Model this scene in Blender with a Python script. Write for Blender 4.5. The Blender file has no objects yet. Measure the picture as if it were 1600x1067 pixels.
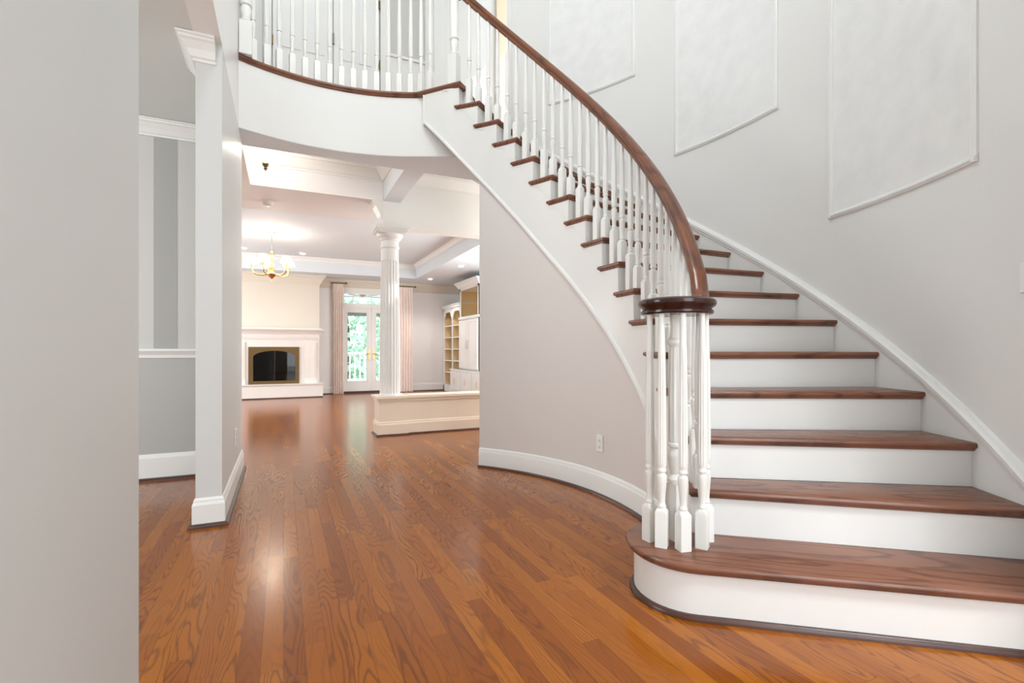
import bpy, bmesh, math, random
from math import sin, cos, pi, radians, atan2, hypot, sqrt
from mathutils import Vector
random.seed(4)
scene = bpy.context.scene
COL = scene.collection

# ------------------------------------------------------------------ camera, world, light, exposure
YAW = 24.7876
cam_d = bpy.data.cameras.new('camera')
cam_d.sensor_width = 36.0
cam_d.lens = 773.08 / 1600 * 36
cam_d.shift_y = (546.0 - 533.5) / 1600
cam_d.clip_start = 0.02
cam = bpy.data.objects.new('camera', cam_d)
cam.location = (0, 0, 1.002)
cam.rotation_euler = (pi / 2, 0, -radians(YAW))
COL.objects.link(cam)
scene.camera = cam
scene.view_settings.view_transform = 'Standard'
scene.view_settings.look = 'None'
scene.view_settings.exposure = 0.0
scene.view_settings.gamma = 1.0
scene.view_settings.use_curve_mapping = False

world = bpy.data.worlds.new('world')
scene.world = world
world.use_nodes = True
wn = world.node_tree.nodes['Background']
wn.inputs[0].default_value = (0.93, 0.97, 1.0, 1)
wn.inputs[1].default_value = 2.9


def area(name, loc, target, sx, sy, power, color):
    d = bpy.data.lights.new(name, 'AREA')
    d.shape = 'RECTANGLE'
    d.size = sx
    d.size_y = sy
    d.energy = power
    d.color = color
    o = bpy.data.objects.new(name, d)
    o.location = loc
    o.rotation_euler = (Vector(target) - Vector(loc)).to_track_quat('-Z', 'Y').to_euler()
    COL.objects.link(o)
    return o


def point(name, loc, power, color, rad=0.05):
    d = bpy.data.lights.new(name, 'POINT')
    d.energy = power
    d.color = color
    d.shadow_soft_size = rad
    o = bpy.data.objects.new(name, d)
    o.location = loc
    COL.objects.link(o)
    return o


def spot(name, loc, power, color, ang=2.2, rad=0.04):
    d = bpy.data.lights.new(name, 'SPOT')
    d.energy = power
    d.color = color
    d.spot_size = ang
    d.spot_blend = 0.6
    d.shadow_soft_size = rad
    o = bpy.data.objects.new(name, d)
    o.location = loc
    COL.objects.link(o)
    return o


DAY = (0.90, 0.96, 1.0)
WARM = (1.0, 0.91, 0.80)
area('front_entry_daylight', (0.9, -1.70, 1.5), (0.9, 3.0, 1.6), 1.5, 2.5, 35, DAY)
rb = area('stair_foot_fill', (2.0, -1.0, 3.3), (2.1, 0.85, 0.2), 0.8, 0.8, 14, DAY)  # narrow-beam fill added to brighten the lowest treads; no window here
rb.data.spread = radians(62)
point('foyer_overhead_fill', (0.5, 2.2, 5.3), 112, (0.95, 0.98, 1.0), 0.35)  # added point fill to lighten the upper walls evenly; no fixture hangs here
area('dining_front_fill', (-2.3, -1.9, 1.6), (-1.9, 4.0, 1.3), 1.8, 1.8, 62, (0.93, 0.98, 1.0))  # unseen fill added to light the far dining wall; the wall behind is solid
area('dining_side_fill', (-3.7, 2.6, 1.5), (-0.6, 3.6, 1.4), 1.6, 1.6, 68, (0.93, 0.98, 1.0))  # second added dining fill, reaching through the opening to the right-hand walls
area('living_left_fill', (-2.9, 9.2, 1.5), (1.0, 9.4, 1.2), 2.2, 1.6, 105, (0.93, 0.97, 1.0))  # added living room fill from the left, with no window modelled
area('living_right_fill', (3.95, 7.4, 1.4), (0.5, 8.6, 1.2), 1.8, 1.6, 125, (0.93, 0.97, 1.0))  # extra fill added on the right to raise the ceiling bounce, not an opening
area('upper_hall_area', (-0.1, 5.3, 5.7), (1.4, 5.8, 4.0), 1.0, 1.0, 5, DAY)  # unseen area lamp under the upper hall ceiling, no opening behind it
area('hall_right_fill', (3.9, 5.15, 1.8), (-0.5, 5.25, 1.9), 0.9, 1.5, 42, (1.0, 0.97, 0.92))  # fill added to lift the dark right end of the hall
sun_d = bpy.data.lights.new('sun', 'SUN')
sun_d.energy = 3.0
sun_d.angle = 0.02
sun = bpy.data.objects.new('sun', sun_d)
sun.rotation_euler = Vector((-0.75, 0.45, -0.75)).to_track_quat('-Z', 'Y').to_euler()
COL.objects.link(sun)

# ------------------------------------------------------------------ materials


def new_mat(name):
    m = bpy.data.materials.new(name)
    m.use_nodes = True
    nt = m.node_tree
    return m, nt, nt.nodes['Principled BSDF']


def paint(name, col, rough=0.5, var=0.012, scale=3.0, spec=0.4, bump=0.0):
    m, nt, b = new_mat(name)
    n = nt.nodes.new('ShaderNodeTexNoise')
    n.inputs['Scale'].default_value = scale
    n.inputs['Detail'].default_value = 4
    tc = nt.nodes.new('ShaderNodeTexCoord')
    nt.links.new(tc.outputs['Object'], n.inputs['Vector'])
    r = nt.nodes.new('ShaderNodeValToRGB')
    r.color_ramp.elements[0].position = 0.3
    r.color_ramp.elements[1].position = 0.7
    r.color_ramp.elements[0].color = tuple(max(0, c - var) for c in col) + (1,)
    r.color_ramp.elements[1].color = tuple(min(1, c + var) for c in col) + (1,)
    nt.links.new(n.outputs['Fac'], r.inputs['Fac'])
    nt.links.new(r.outputs['Color'], b.inputs['Base Color'])
    b.inputs['Roughness'].default_value = rough
    b.inputs['Specular IOR Level'].default_value = spec
    if bump:
        bp = nt.nodes.new('ShaderNodeBump')
        bp.inputs['Strength'].default_value = bump
        bp.inputs['Distance'].default_value = 0.004
        n2 = nt.nodes.new('ShaderNodeTexNoise')
        n2.inputs['Scale'].default_value = 60
        nt.links.new(tc.outputs['Object'], n2.inputs['Vector'])
        nt.links.new(n2.outputs['Fac'], bp.inputs['Height'])
        nt.links.new(bp.outputs['Normal'], b.inputs['Normal'])
    return m


def metal(name, col, rough=0.3):
    m, nt, b = new_mat(name)
    n = nt.nodes.new('ShaderNodeTexNoise')
    n.inputs['Scale'].default_value = 40
    r = nt.nodes.new('ShaderNodeMapRange')
    r.inputs['To Min'].default_value = rough - 0.06
    r.inputs['To Max'].default_value = rough + 0.08
    nt.links.new(n.outputs['Fac'], r.inputs['Value'])
    nt.links.new(r.outputs['Result'], b.inputs['Roughness'])
    b.inputs['Base Color'].default_value = (*col, 1)
    b.inputs['Metallic'].default_value = 1.0
    return m


def emis(name, col, strength, base=(0.8, 0.8, 0.8)):
    m, nt, b = new_mat(name)
    b.inputs['Base Color'].default_value = (*base, 1)
    b.inputs['Emission Color'].default_value = (*col, 1)
    b.inputs['Emission Strength'].default_value = strength
    return m


def math_node(nt, op, a=None, bval=None, c=None):
    n = nt.nodes.new('ShaderNodeMath')
    n.operation = op
    for k, v in enumerate((a, bval, c)):
        if v is None:
            continue
        if isinstance(v, (int, float)):
            n.inputs[k].default_value = v
        else:
            nt.links.new(v, n.inputs[k])
    return n.outputs[0]


def wood_lines(nt, vec_u, vec_v, seed, lines):
    """cathedral oak grain: iso-lines of a stretched noise field"""
    cx = nt.nodes.new('ShaderNodeCombineXYZ')
    nt.links.new(math_node(nt, 'MULTIPLY', vec_u, 9.0), cx.inputs[0])
    nt.links.new(math_node(nt, 'MULTIPLY', vec_v, 1.25), cx.inputs[1])
    nt.links.new(seed, cx.inputs[2])
    n = nt.nodes.new('ShaderNodeTexNoise')
    n.inputs['Scale'].default_value = 1.0
    n.inputs['Detail'].default_value = 1.5
    n.inputs['Roughness'].default_value = 0.35
    nt.links.new(cx.outputs[0], n.inputs['Vector'])
    # fine wobble
    cy = nt.nodes.new('ShaderNodeCombineXYZ')
    nt.links.new(math_node(nt, 'MULTIPLY', vec_u, 90.0), cy.inputs[0])
    nt.links.new(math_node(nt, 'MULTIPLY', vec_v, 14.0), cy.inputs[1])
    nt.links.new(seed, cy.inputs[2])
    n2 = nt.nodes.new('ShaderNodeTexNoise')
    n2.inputs['Scale'].default_value = 1.0
    n2.inputs['Detail'].default_value = 3
    nt.links.new(cy.outputs[0], n2.inputs['Vector'])
    f = math_node(nt, 'ADD', math_node(nt, 'MULTIPLY', n.outputs['Fac'], lines),
                  math_node(nt, 'MULTIPLY', n2.outputs['Fac'], 0.55))
    fr = math_node(nt, 'FRACT', f)
    tri = math_node(nt, 'ABSOLUTE', math_node(nt, 'SUBTRACT', fr, 0.5))   # 0..0.5
    ln = nt.nodes.new('ShaderNodeMapRange')
    ln.interpolation_type = 'SMOOTHSTEP'
    ln.inputs['From Min'].default_value = 0.02
    ln.inputs['From Max'].default_value = 0.26
    ln.inputs['To Min'].default_value = 1.0
    ln.inputs['To Max'].default_value = 0.0
    nt.links.new(tri, ln.inputs['Value'])
    # pores: short streaks
    cz = nt.nodes.new('ShaderNodeCombineXYZ')
    nt.links.new(math_node(nt, 'MULTIPLY', vec_u, 420.0), cz.inputs[0])
    nt.links.new(math_node(nt, 'MULTIPLY', vec_v, 12.0), cz.inputs[1])
    nt.links.new(seed, cz.inputs[2])
    n3 = nt.nodes.new('ShaderNodeTexNoise')
    n3.inputs['Scale'].default_value = 1.0
    n3.inputs['Detail'].default_value = 2
    nt.links.new(cz.outputs[0], n3.inputs['Vector'])
    pores = math_node(nt, 'MULTIPLY', math_node(nt, 'SUBTRACT', n3.outputs['Fac'], 0.45), 1.6)
    return ln.outputs['Result'], pores


def mixcol(nt, fac, a, b):
    n = nt.nodes.new('ShaderNodeMix')
    n.data_type = 'RGBA'
    if isinstance(fac, (int, float)):
        n.inputs[0].default_value = fac
    else:
        nt.links.new(fac, n.inputs[0])
    for k, v in ((6, a), (7, b)):
        if isinstance(v, tuple):
            n.inputs[k].default_value = (*v, 1)
        else:
            nt.links.new(v, n.inputs[k])
    return n.outputs[2]


def floor_mat():
    m, nt, b = new_mat('oak_plank_floor')
    tc = nt.nodes.new('ShaderNodeTexCoord')
    sp = nt.nodes.new('ShaderNodeSeparateXYZ')
    nt.links.new(tc.outputs['Object'], sp.inputs[0])
    x, y = sp.outputs[0], sp.outputs[1]
    W, L = 0.066, 0.95
    xi = math_node(nt, 'DIVIDE', x, W)
    pid = math_node(nt, 'FLOOR', xi)
    wn1 = nt.nodes.new('ShaderNodeTexWhiteNoise')
    wn1.noise_dimensions = '1D'
    nt.links.new(pid, wn1.inputs['W'])
    yy = math_node(nt, 'ADD', math_node(nt, 'DIVIDE', y, L), math_node(nt, 'MULTIPLY', wn1.outputs['Value'], 7.3))
    rid = math_node(nt, 'FLOOR', yy)
    cmb = nt.nodes.new('ShaderNodeCombineXYZ')
    nt.links.new(pid, cmb.inputs[0])
    nt.links.new(rid, cmb.inputs[1])
    wn2 = nt.nodes.new('ShaderNodeTexWhiteNoise')
    wn2.noise_dimensions = '2D'
    nt.links.new(cmb.outputs[0], wn2.inputs['Vector'])
    seed = math_node(nt, 'MULTIPLY', wn2.outputs['Value'], 91.7)
    lines, pores = wood_lines(nt, x, y, seed, 21.0)
    ramp = nt.nodes.new('ShaderNodeValToRGB')
    e = ramp.color_ramp.elements
    e[0].position, e[0].color = 0.0, (0.255, 0.064, 0.003, 1)
    e[1].position, e[1].color = 1.0, (0.40, 0.122, 0.008, 1)
    e2 = ramp.color_ramp.elements.new(0.5)
    e2.color = (0.33, 0.091, 0.005, 1)
    nt.links.new(wn2.outputs['Value'], ramp.inputs['Fac'])
    # strength of the figure differs from plank to plank
    wn3 = nt.nodes.new('ShaderNodeTexWhiteNoise')
    wn3.noise_dimensions = '3D'
    nt.links.new(cmb.outputs[0], wn3.inputs['Vector'])
    amt = math_node(nt, 'ADD', math_node(nt, 'MULTIPLY', wn3.outputs['Value'], 0.55), 0.15)
    c1 = mixcol(nt, math_node(nt, 'MULTIPLY', lines, amt), ramp.outputs['Color'], (0.105, 0.026, 0.003))
    pf = math_node(nt, 'MULTIPLY', pores, 0.5)
    cl = math_node(nt, 'MINIMUM', math_node(nt, 'MAXIMUM', pf, 0.0), 0.5)
    c2 = mixcol(nt, cl, c1, (0.15, 0.045, 0.014))
    # joints
    fx = math_node(nt, 'FRACT', xi)
    dx = math_node(nt, 'MULTIPLY', math_node(nt, 'MINIMUM', fx, math_node(nt, 'SUBTRACT', 1.0, fx)), W)
    fy = math_node(nt, 'FRACT', yy)
    dy = math_node(nt, 'MULTIPLY', math_node(nt, 'MINIMUM', fy, math_node(nt, 'SUBTRACT', 1.0, fy)), L)
    d = math_node(nt, 'MINIMUM', dx, dy)
    g = math_node(nt, 'LESS_THAN', d, 0.0007)
    c3 = mixcol(nt, math_node(nt, 'MULTIPLY', g, 0.65), c2, (0.06, 0.02, 0.008))
    nt.links.new(c3, b.inputs['Base Color'])
    b.inputs['Roughness'].default_value = 0.2
    b.inputs['Specular IOR Level'].default_value = 0.27
    b.inputs['Coat Weight'].default_value = 0.12
    b.inputs['Coat Roughness'].default_value = 0.10
    return m


def stain_wood(name, light, mid, dark, rough=0.28, use_uv=True, lines=7.0):
    m, nt, b = new_mat(name)
    tc = nt.nodes.new('ShaderNodeTexCoord')
    sp = nt.nodes.new('ShaderNodeSeparateXYZ')
    nt.links.new(tc.outputs['UV' if use_uv else 'Object'], sp.inputs[0])
    oi = nt.nodes.new('ShaderNodeObjectInfo')
    seed = math_node(nt, 'MULTIPLY', oi.outputs['Random'], 60.0)
    ln, pores = wood_lines(nt, sp.outputs[1], sp.outputs[0], seed, lines)
    n = nt.nodes.new('ShaderNodeTexNoise')
    n.inputs['Scale'].default_value = 3.0
    nt.links.new(tc.outputs['UV' if use_uv else 'Object'], n.inputs['Vector'])
    c0 = mixcol(nt, n.outputs['Fac'], mid, light)
    c1 = mixcol(nt, math_node(nt, 'MULTIPLY', ln, 0.5), c0, dark)
    cl = math_node(nt, 'MINIMUM', math_node(nt, 'MAXIMUM', math_node(nt, 'MULTIPLY', pores, 0.5), 0.0), 0.5)
    c2 = mixcol(nt, cl, c1, dark)
    nt.links.new(c2, b.inputs['Base Color'])
    b.inputs['Roughness'].default_value = rough
    b.inputs['Specular IOR Level'].default_value = 0.5
    return m


M = {}
M['wall'] = paint('foyer_wall_paint', (0.80, 0.795, 0.77), 0.55, 0.012, 1.2, 0.3)
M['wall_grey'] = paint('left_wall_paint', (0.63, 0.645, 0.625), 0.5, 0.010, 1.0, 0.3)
M['wall_dining'] = paint('dining_wall_paint', (0.47, 0.47, 0.45), 0.55, 0.010, 1.0, 0.3)
M['stripe_light'] = paint('wallpaper_light', (0.62, 0.61, 0.585), 0.55, 0.006, 1.0, 0.3)
M['stripe_dark'] = paint('wallpaper_dark', (0.42, 0.415, 0.395), 0.55, 0.006, 1.0, 0.3)
M['ceil_dining'] = paint('dining_ceiling_paint', (0.70, 0.725, 0.70), 0.6, 0.008, 1.0, 0.3)
M['stub'] = paint('jamb_paint', (0.665, 0.675, 0.66), 0.45, 0.008, 1.0, 0.35)
M['halfwall'] = paint('cream_white_trim', (0.90, 0.79, 0.65), 0.4, 0.008, 3.0, 0.4)
M['wall_stair'] = paint('stair_wall_paint', (0.76, 0.72, 0.69), 0.5, 0.010, 1.2, 0.3)
M['trim'] = paint('white_trim_paint', (0.84, 0.84, 0.815), 0.32, 0.006, 4.0, 0.45)
M['balwhite'] = paint('white_baluster_paint', (0.84, 0.835, 0.80), 0.34, 0.008, 6.0, 0.45)
M['riser'] = paint('white_riser_paint', (0.83, 0.83, 0.81), 0.35, 0.006, 4.0, 0.45)
M['ceiling'] = paint('ceiling_paint', (0.73, 0.785, 0.82), 0.7, 0.006, 1.0, 0.2)
M['plaster'] = paint('mottled_plaster', (0.82, 0.82, 0.805), 0.55, 0.026, 9.0, 0.3, 0.1)
M['cream'] = paint('cream_wall_paint', (0.72, 0.665, 0.57), 0.55, 0.010, 1.0, 0.3)
M['living'] = paint('living_wall_paint', (0.86, 0.845, 0.84), 0.55, 0.010, 1.0, 0.3)
M['yellow'] = paint('yellow_wall_paint', (0.76, 0.655, 0.48), 0.55, 0.010, 1.0, 0.3)
M['brick'] = paint('painted_brick_white', (0.84, 0.80, 0.76), 0.5, 0.012, 10.0, 0.35, 0.2)
M['shelfback'] = paint('bookcase_back_paint', (0.80, 0.60, 0.33), 0.5, 0.010, 1.0, 0.3)
M['floor'] = floor_mat()
M['tread'] = stain_wood('stained_oak_tread', (0.30, 0.128, 0.076), (0.18, 0.070, 0.040), (0.055, 0.019, 0.012), 0.27)
M['rail'] = stain_wood('stained_oak_rail', (0.25, 0.078, 0.025), (0.135, 0.040, 0.014), (0.035, 0.011, 0.006), 0.22)
M['cap'] = stain_wood('dark_rail_cap', (0.055, 0.017, 0.011), (0.035, 0.011, 0.008), (0.013, 0.005, 0.004), 0.2)
M['shoe'] = stain_wood('dark_shoe_moulding', (0.10, 0.040, 0.026), (0.065, 0.026, 0.018), (0.03, 0.012, 0.009), 0.3)
M['brass'] = metal('brass', (0.78, 0.55, 0.25), 0.28)
M['oldbrass'] = metal('antique_brass', (0.19, 0.13, 0.06), 0.48)
M['steel'] = metal('brushed_nickel', (0.55, 0.53, 0.50), 0.35)
M['plate'] = paint('white_plastic_plate', (0.86, 0.855, 0.83), 0.3, 0.004, 2.0, 0.5)
M['dark'] = paint('dark_slot', (0.02, 0.02, 0.02), 0.5, 0.004, 2.0, 0.3)
M['grey'] = paint('grey_slot', (0.30, 0.29, 0.28), 0.5, 0.01, 2.0, 0.3)
M['firebox'] = paint('soot_black_firebox', (0.012, 0.012, 0.012), 0.6, 0.006, 6.0, 0.3)
M['curtain'] = paint('pink_beige_curtain', (0.95, 0.84, 0.78), 0.8, 0.02, 8.0, 0.2)
M['shade'] = emis('lit_fabric_shade', (1.0, 0.88, 0.66), 1.3, (0.9, 0.85, 0.72))
M['bulb'] = emis('lit_glass', (1.0, 0.93, 0.82), 12.0)
M['spotbulb'] = emis('recessed_lamp_glow', (1.0, 0.93, 0.82), 5.0)
M['deck'] = paint('white_deck_paint', (0.80, 0.80, 0.80), 0.5, 0.01, 3.0, 0.3)
M['leaf'] = paint('leaf_green', (0.36, 0.58, 0.44), 0.6, 0.10, 6.0, 0.3)
M['leaf2'] = paint('pale_leaf_green', (0.52, 0.68, 0.55), 0.6, 0.10, 7.0, 0.3)
M['bark'] = paint('bark', (0.12, 0.09, 0.07), 0.8, 0.03, 8.0, 0.2)
M['lawn'] = paint('lawn', (0.14, 0.26, 0.12), 0.8, 0.04, 4.0, 0.2)
M['blind'] = paint('porch_shade_fabric', (0.32, 0.33, 0.30), 0.7, 0.02, 5.0, 0.2)


def glass_mat(name, tint=(1, 1, 1), fac=0.06):
    m = bpy.data.materials.new(name)
    m.use_nodes = True
    nt = m.node_tree
    nt.nodes.remove(nt.nodes['Principled BSDF'])
    out = nt.nodes['Material Output']
    t = nt.nodes.new('ShaderNodeBsdfTransparent')
    t.inputs[0].default_value = (*tint, 1)
    g = nt.nodes.new('ShaderNodeBsdfGlossy')
    g.inputs['Roughness'].default_value = 0.02
    mx = nt.nodes.new('ShaderNodeMixShader')
    fr = nt.nodes.new('ShaderNodeFresnel')
    fr.inputs['IOR'].default_value = 1.45
    nt.links.new(fr.outputs[0], mx.inputs[0])
    nt.links.new(t.outputs[0], mx.inputs[1])
    nt.links.new(g.outputs[0], mx.inputs[2])
    nt.links.new(mx.outputs[0], out.inputs[0])
    return m


def bowl_mat():
    m = bpy.data.materials.new('frosted_lit_bowl')
    m.use_nodes = True
    nt = m.node_tree
    nt.nodes.remove(nt.nodes['Principled BSDF'])
    t = nt.nodes.new('ShaderNodeBsdfTransparent')
    t.inputs[0].default_value = (0.8, 0.78, 0.74, 1)
    e = nt.nodes.new('ShaderNodeEmission')
    e.inputs[0].default_value = (1, 0.95, 0.87, 1)
    e.inputs[1].default_value = 5.0
    mx = nt.nodes.new('ShaderNodeMixShader')
    mx.inputs[0].default_value = 0.4
    nt.links.new(t.outputs[0], mx.inputs[1])
    nt.links.new(e.outputs[0], mx.inputs[2])
    nt.links.new(mx.outputs[0], nt.nodes['Material Output'].inputs[0])
    return m


M['bowl'] = bowl_mat()
M['glass'] = glass_mat('window_glass', (0.98, 1.0, 0.99))
M['fireglass'] = glass_mat('smoked_fire_glass', (0.35, 0.35, 0.36))

# ------------------------------------------------------------------ mesh helpers


class MB:
    def __init__(self):
        self.v = []
        self.f = []
        self.uv = {}

    def add(self, verts, faces, uvs=None):
        o = len(self.v)
        self.v += [tuple(p) for p in verts]
        self.f += [tuple(i + o for i in fc) for fc in faces]
        if uvs:
            for i, u in enumerate(uvs):
                self.uv[o + i] = u
        return self

    def box(self, x0, x1, y0, y1, z0, z1):
        vs = [(x, y, z) for x in (x0, x1) for y in (y0, y1) for z in (z0, z1)]
        fs = [(0, 1, 3, 2), (4, 6, 7, 5), (0, 4, 5, 1), (2, 3, 7, 6), (0, 2, 6, 4), (1, 5, 7, 3)]
        return self.add(vs, fs)

    def prism(self, poly, z0, z1):
        n = len(poly)
        vs = [(p[0], p[1], z0) for p in poly] + [(p[0], p[1], z1) for p in poly]
        fs = [tuple(range(n))[::-1], tuple(range(n, 2 * n))]
        fs += [(i, (i + 1) % n, n + (i + 1) % n, n + i) for i in range(n)]
        return self.add(vs, fs)

    def loft(self, rings, cap=True, closed=True, uvf=None):
        n = len(rings[0])
        vs = [p for r in rings for p in r]
        fs = []
        for k in range(len(rings) - 1):
            for i in range(n if closed else n - 1):
                j = (i + 1) % n
                fs.append((k * n + i, k * n + j, (k + 1) * n + j, (k + 1) * n + i))
        if cap and closed:
            fs.append(tuple(range(n))[::-1])
            fs.append(tuple(range((len(rings) - 1) * n, len(rings) * n)))
        uvs = None
        if uvf:
            uvs = [uvf(k, i) for k in range(len(rings)) for i in range(n)]
        return self.add(vs, fs, uvs)

    def lathe(self, prof, n=16, c=(0, 0), flute=None):
        rings = []
        for (rr, z, *fl) in prof:
            ring = []
            for i in range(n):
                a = 2 * pi * i / n
                k = rr
                if fl and fl[0] and i % 2:
                    k = rr * 0.86
                ring.append((c[0] + k * cos(a), c[1] + k * sin(a), z))
            rings.append(ring)
        return self.loft(rings)

    def tube(self, pts, rad, n=8):
        rings = []
        for k, p in enumerate(pts):
            p = Vector(p)
            a = Vector(pts[max(0, k - 1)])
            b = Vector(pts[min(len(pts) - 1, k + 1)])
            t = (b - a).normalized()
            q = t.orthogonal().normalized() if abs(t.z) > 0.9 else Vector((0, 0, 1)).cross(t).normalized()
            w = t.cross(q)
            r = rad[k] if isinstance(rad, (list, tuple)) else rad
            rings.append([tuple(p + q * r * cos(2 * pi * i / n) + w * r * sin(2 * pi * i / n)) for i in range(n)])
        return self.loft(rings)

    def build(self, name, mat, parent=None, smooth=False, local=False):
        me = bpy.data.meshes.new(name)
        off = Vector((0, 0, 0))
        if parent is not None and not local:
            p = parent
            while p is not None:
                off += p.location
                p = p.parent
        vs = [tuple(Vector(p) - off) for p in self.v] if off.length else self.v
        me.from_pydata(vs, [], self.f)
        if self.uv:
            ul = me.uv_layers.new(name='uv')
            for l in me.loops:
                ul.data[l.index].uv = self.uv.get(l.vertex_index, (0, 0))
        bm = bmesh.new()
        bm.from_mesh(me)
        bmesh.ops.recalc_face_normals(bm, faces=bm.faces)
        bm.to_mesh(me)
        bm.free()
        if smooth:
            for p in me.polygons:
                p.use_smooth = True
            me.set_sharp_from_angle(angle=radians(smooth if smooth is not True else 40))
        me.materials.append(mat)
        o = bpy.data.objects.new(name, me)
        COL.objects.link(o)
        if parent is not None:
            o.parent = parent
        return o


def tag(o, label=None, cat=None, group=None, kind=None):
    if label: o['label'] = label
    if cat: o['category'] = cat
    if group: o['group'] = group
    if kind: o['kind'] = kind
    return o


def empty(name, loc=(0, 0, 0), rz=0.0):
    o = bpy.data.objects.new(name, None)
    o.location = loc
    o.rotation_euler = (0, 0, rz)
    o.empty_display_size = 0.1
    COL.objects.link(o)
    return o


def copy_tree(o, parent=None):
    c = o.copy()
    COL.objects.link(c)
    if parent is not None:
        c.parent = parent
    for ch in list(o.children):
        copy_tree(ch, c)
    return c


def S(o):
    o['kind'] = 'structure'
    return o


def sweep(path, prof, closed=False, side=1):
    """sweep a profile [(out, z)] along a horizontal 2-D path; out is to the left of travel times side"""
    n = len(path)
    rings = []
    for i in range(n):
        p = Vector(path[i])
        a = Vector(path[i - 1]) if (i > 0 or closed) else None
        b = Vector(path[(i + 1) % n]) if (i < n - 1 or closed) else None
        d1 = (p - a).normalized() if a is not None else None
        d2 = (b - p).normalized() if b is not None else None
        if d1 is None: d1 = d2
        if d2 is None: d2 = d1
        n1 = Vector((-d1.y, d1.x)) * side
        n2 = Vector((-d2.y, d2.x)) * side
        m = n1 + n2
        m.normalize()
        k = 1 / max(0.3, m.dot(n1))
        rings.append([(p.x + m.x * o * k, p.y + m.y * o * k, z) for o, z in prof])
    mb = MB()
    L = [0.0]
    for i in range(1, n):
        L.append(L[-1] + (Vector(path[i]) - Vector(path[i - 1])).length)
    if closed:
        rings.append(rings[0])
        L.append(L[-1])
    mb.loft(rings, cap=not closed, uvf=lambda k, i: (L[k], prof[i][0] + prof[i][1]))
    return mb


# ------------------------------------------------------------------ stair geometry (fitted plan)
CX, CY = 0.1289, 2.7391
RI, RO = 1.8314, 3.0599
RISE, Z0 = 0.19425, 0.0174
TH1 = radians(-43.930)
DTH = radians(5.6459)
NB = 0.1345


def TH(i): return TH1 + (i - 1) * DTH
def ZT(i): return Z0 + i * RISE
def PT(R, th): return (CX + R * cos(th), CY + R * sin(th))
def tread_of(th): return 1 + (th - TH1) / DTH
def line_z(th): return ZT(tread_of(th))


BASE_PROF = [(0, 0), (0.016, 0), (0.016, 0.125), (0.013, 0.135), (0.010, 0.142), (0.010, 0.150), (0.005, 0.160), (0, 0.163)]
SHOE_PROF = [(0.0, 0), (0.034, 0), (0.033, 0.008), (0.028, 0.016), (0.020, 0.021), (0.0, 0.022)]
SHOE2 = [(o, z) for o, z in SHOE_PROF]


def crown_prof(w, h, zt):
    return [(0, zt - h), (0.012, zt - h), (0.014, zt - h * 0.88), (0.024, zt - h * 0.84), (w * 0.45, zt - h * 0.55), (w * 0.72, zt - h * 0.28),
            (w * 0.86, zt - h * 0.22), (w * 0.88, zt - h * 0.12), (w, zt - h * 0.10), (w, zt), (0, zt)]


# ------------------------------------------------------------------ shell: floor and walls
S(MB().box(-4.2, 5.2, -2.2, 11.9, -0.08, 0.0).build('floor', M['floor']))

LW0, LW1 = -0.45, -0.32           # the wall between foyer and dining room
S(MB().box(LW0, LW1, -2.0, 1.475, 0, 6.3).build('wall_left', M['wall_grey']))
ZD = 2.745
stub = MB().box(LW0, LW1, 3.275, 4.75, 0, ZD)
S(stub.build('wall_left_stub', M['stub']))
S(MB().box(LW0, LW1, -2.0, 6.2, ZD + 0.001, 6.3).box(LW0, LW1, 1.475, 3.275, ZD, ZD + .001).build('wall_left_upper', M['trim']))
# opening jamb trims
# dining room
S(MB().box(-4.1, LW0 - .001, 4.60, 4.75, 0, 0.945).build('wall_dining_lower', M['wall_dining']))
st = MB()
stripes = []
x = -0.642 + 0.0
edges = [-0.642, -0.753, -0.905, -1.04]
S(MB().box(-4.1, LW0 - .001, 4.602, 4.75, 0.945, 3.0).build('wall_dining_upper', M['stripe_light']))
stripe = MB()
xx = -0.753
for k in range(11):
    stripe.box(xx - 0.152, xx, 4.5995, 4.6025, 1.0, 2.66)
    xx -= 0.29
S(stripe.build('wall_dining_stripe', M['stripe_dark']))
S(MB().box(-4.25, -4.1, -2.0, 4.75, 0, 3.0).build('wall_dining_left', M['wall_dining']))
S(MB().box(-4.25, LW0 - .001, -2.15, 4.75, ZD + .003, 2.95).build('ceiling_dining', M['ceil_dining']))
S(sweep([(-4.1, 4.60), (LW0, 4.60)], [(o, z) for o, z in BASE_PROF[:2]] + [(0.016, .170), (0.010, .185), (0.006, 0.2), (0, .2)], side=-1).build('baseboard_dining', M['trim']))
S(sweep([(-4.1, 4.584), (LW0, 4.584)], SHOE_PROF, side=-1).build('trim_1', M['shoe']))
S(sweep([(-4.1, 4.60), (LW0, 4.60)], [(0, .934), (.010, .937), (.012, .96), (.03, .985), (.036, .99), (.036, 1.007), (0, 1.008)], side=-1).build('trim_2', M['trim']))
S(sweep([(-4.1, 4.60), (LW0, 4.60)], crown_prof(0.10, 0.11, ZD), side=-1).build('trim_3', M['trim']))
# impost crown on the head of the jamb (front of the stub wall)
S(sweep([(LW0, 3.60), (LW0, 3.275), (LW1 - .03, 3.275)], crown_prof(0.085, 0.125, ZD), side=-1).build('trim_4', M['trim']))
# stub baseboard and shoe
S(sweep([(LW0, 4.58), (LW0, 3.275), (LW1, 3.275), (LW1, 4.75)], BASE_PROF, side=-1).build('baseboard_left', M['trim']))
S(sweep([(LW0 - .016, 4.54), (LW0 - .016, 3.259), (LW1 + .016, 3.259), (LW1 + .016, 4.75)], [(o * .6, z) for o, z in SHOE_PROF], side=-1).build('trim_5', M['shoe']))

# rotunda outer wall
def arcs(R, a0, a1, n=64):
    return [PT(R, a0 + (a1 - a0) * k / n) for k in range(n + 1)]


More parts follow.
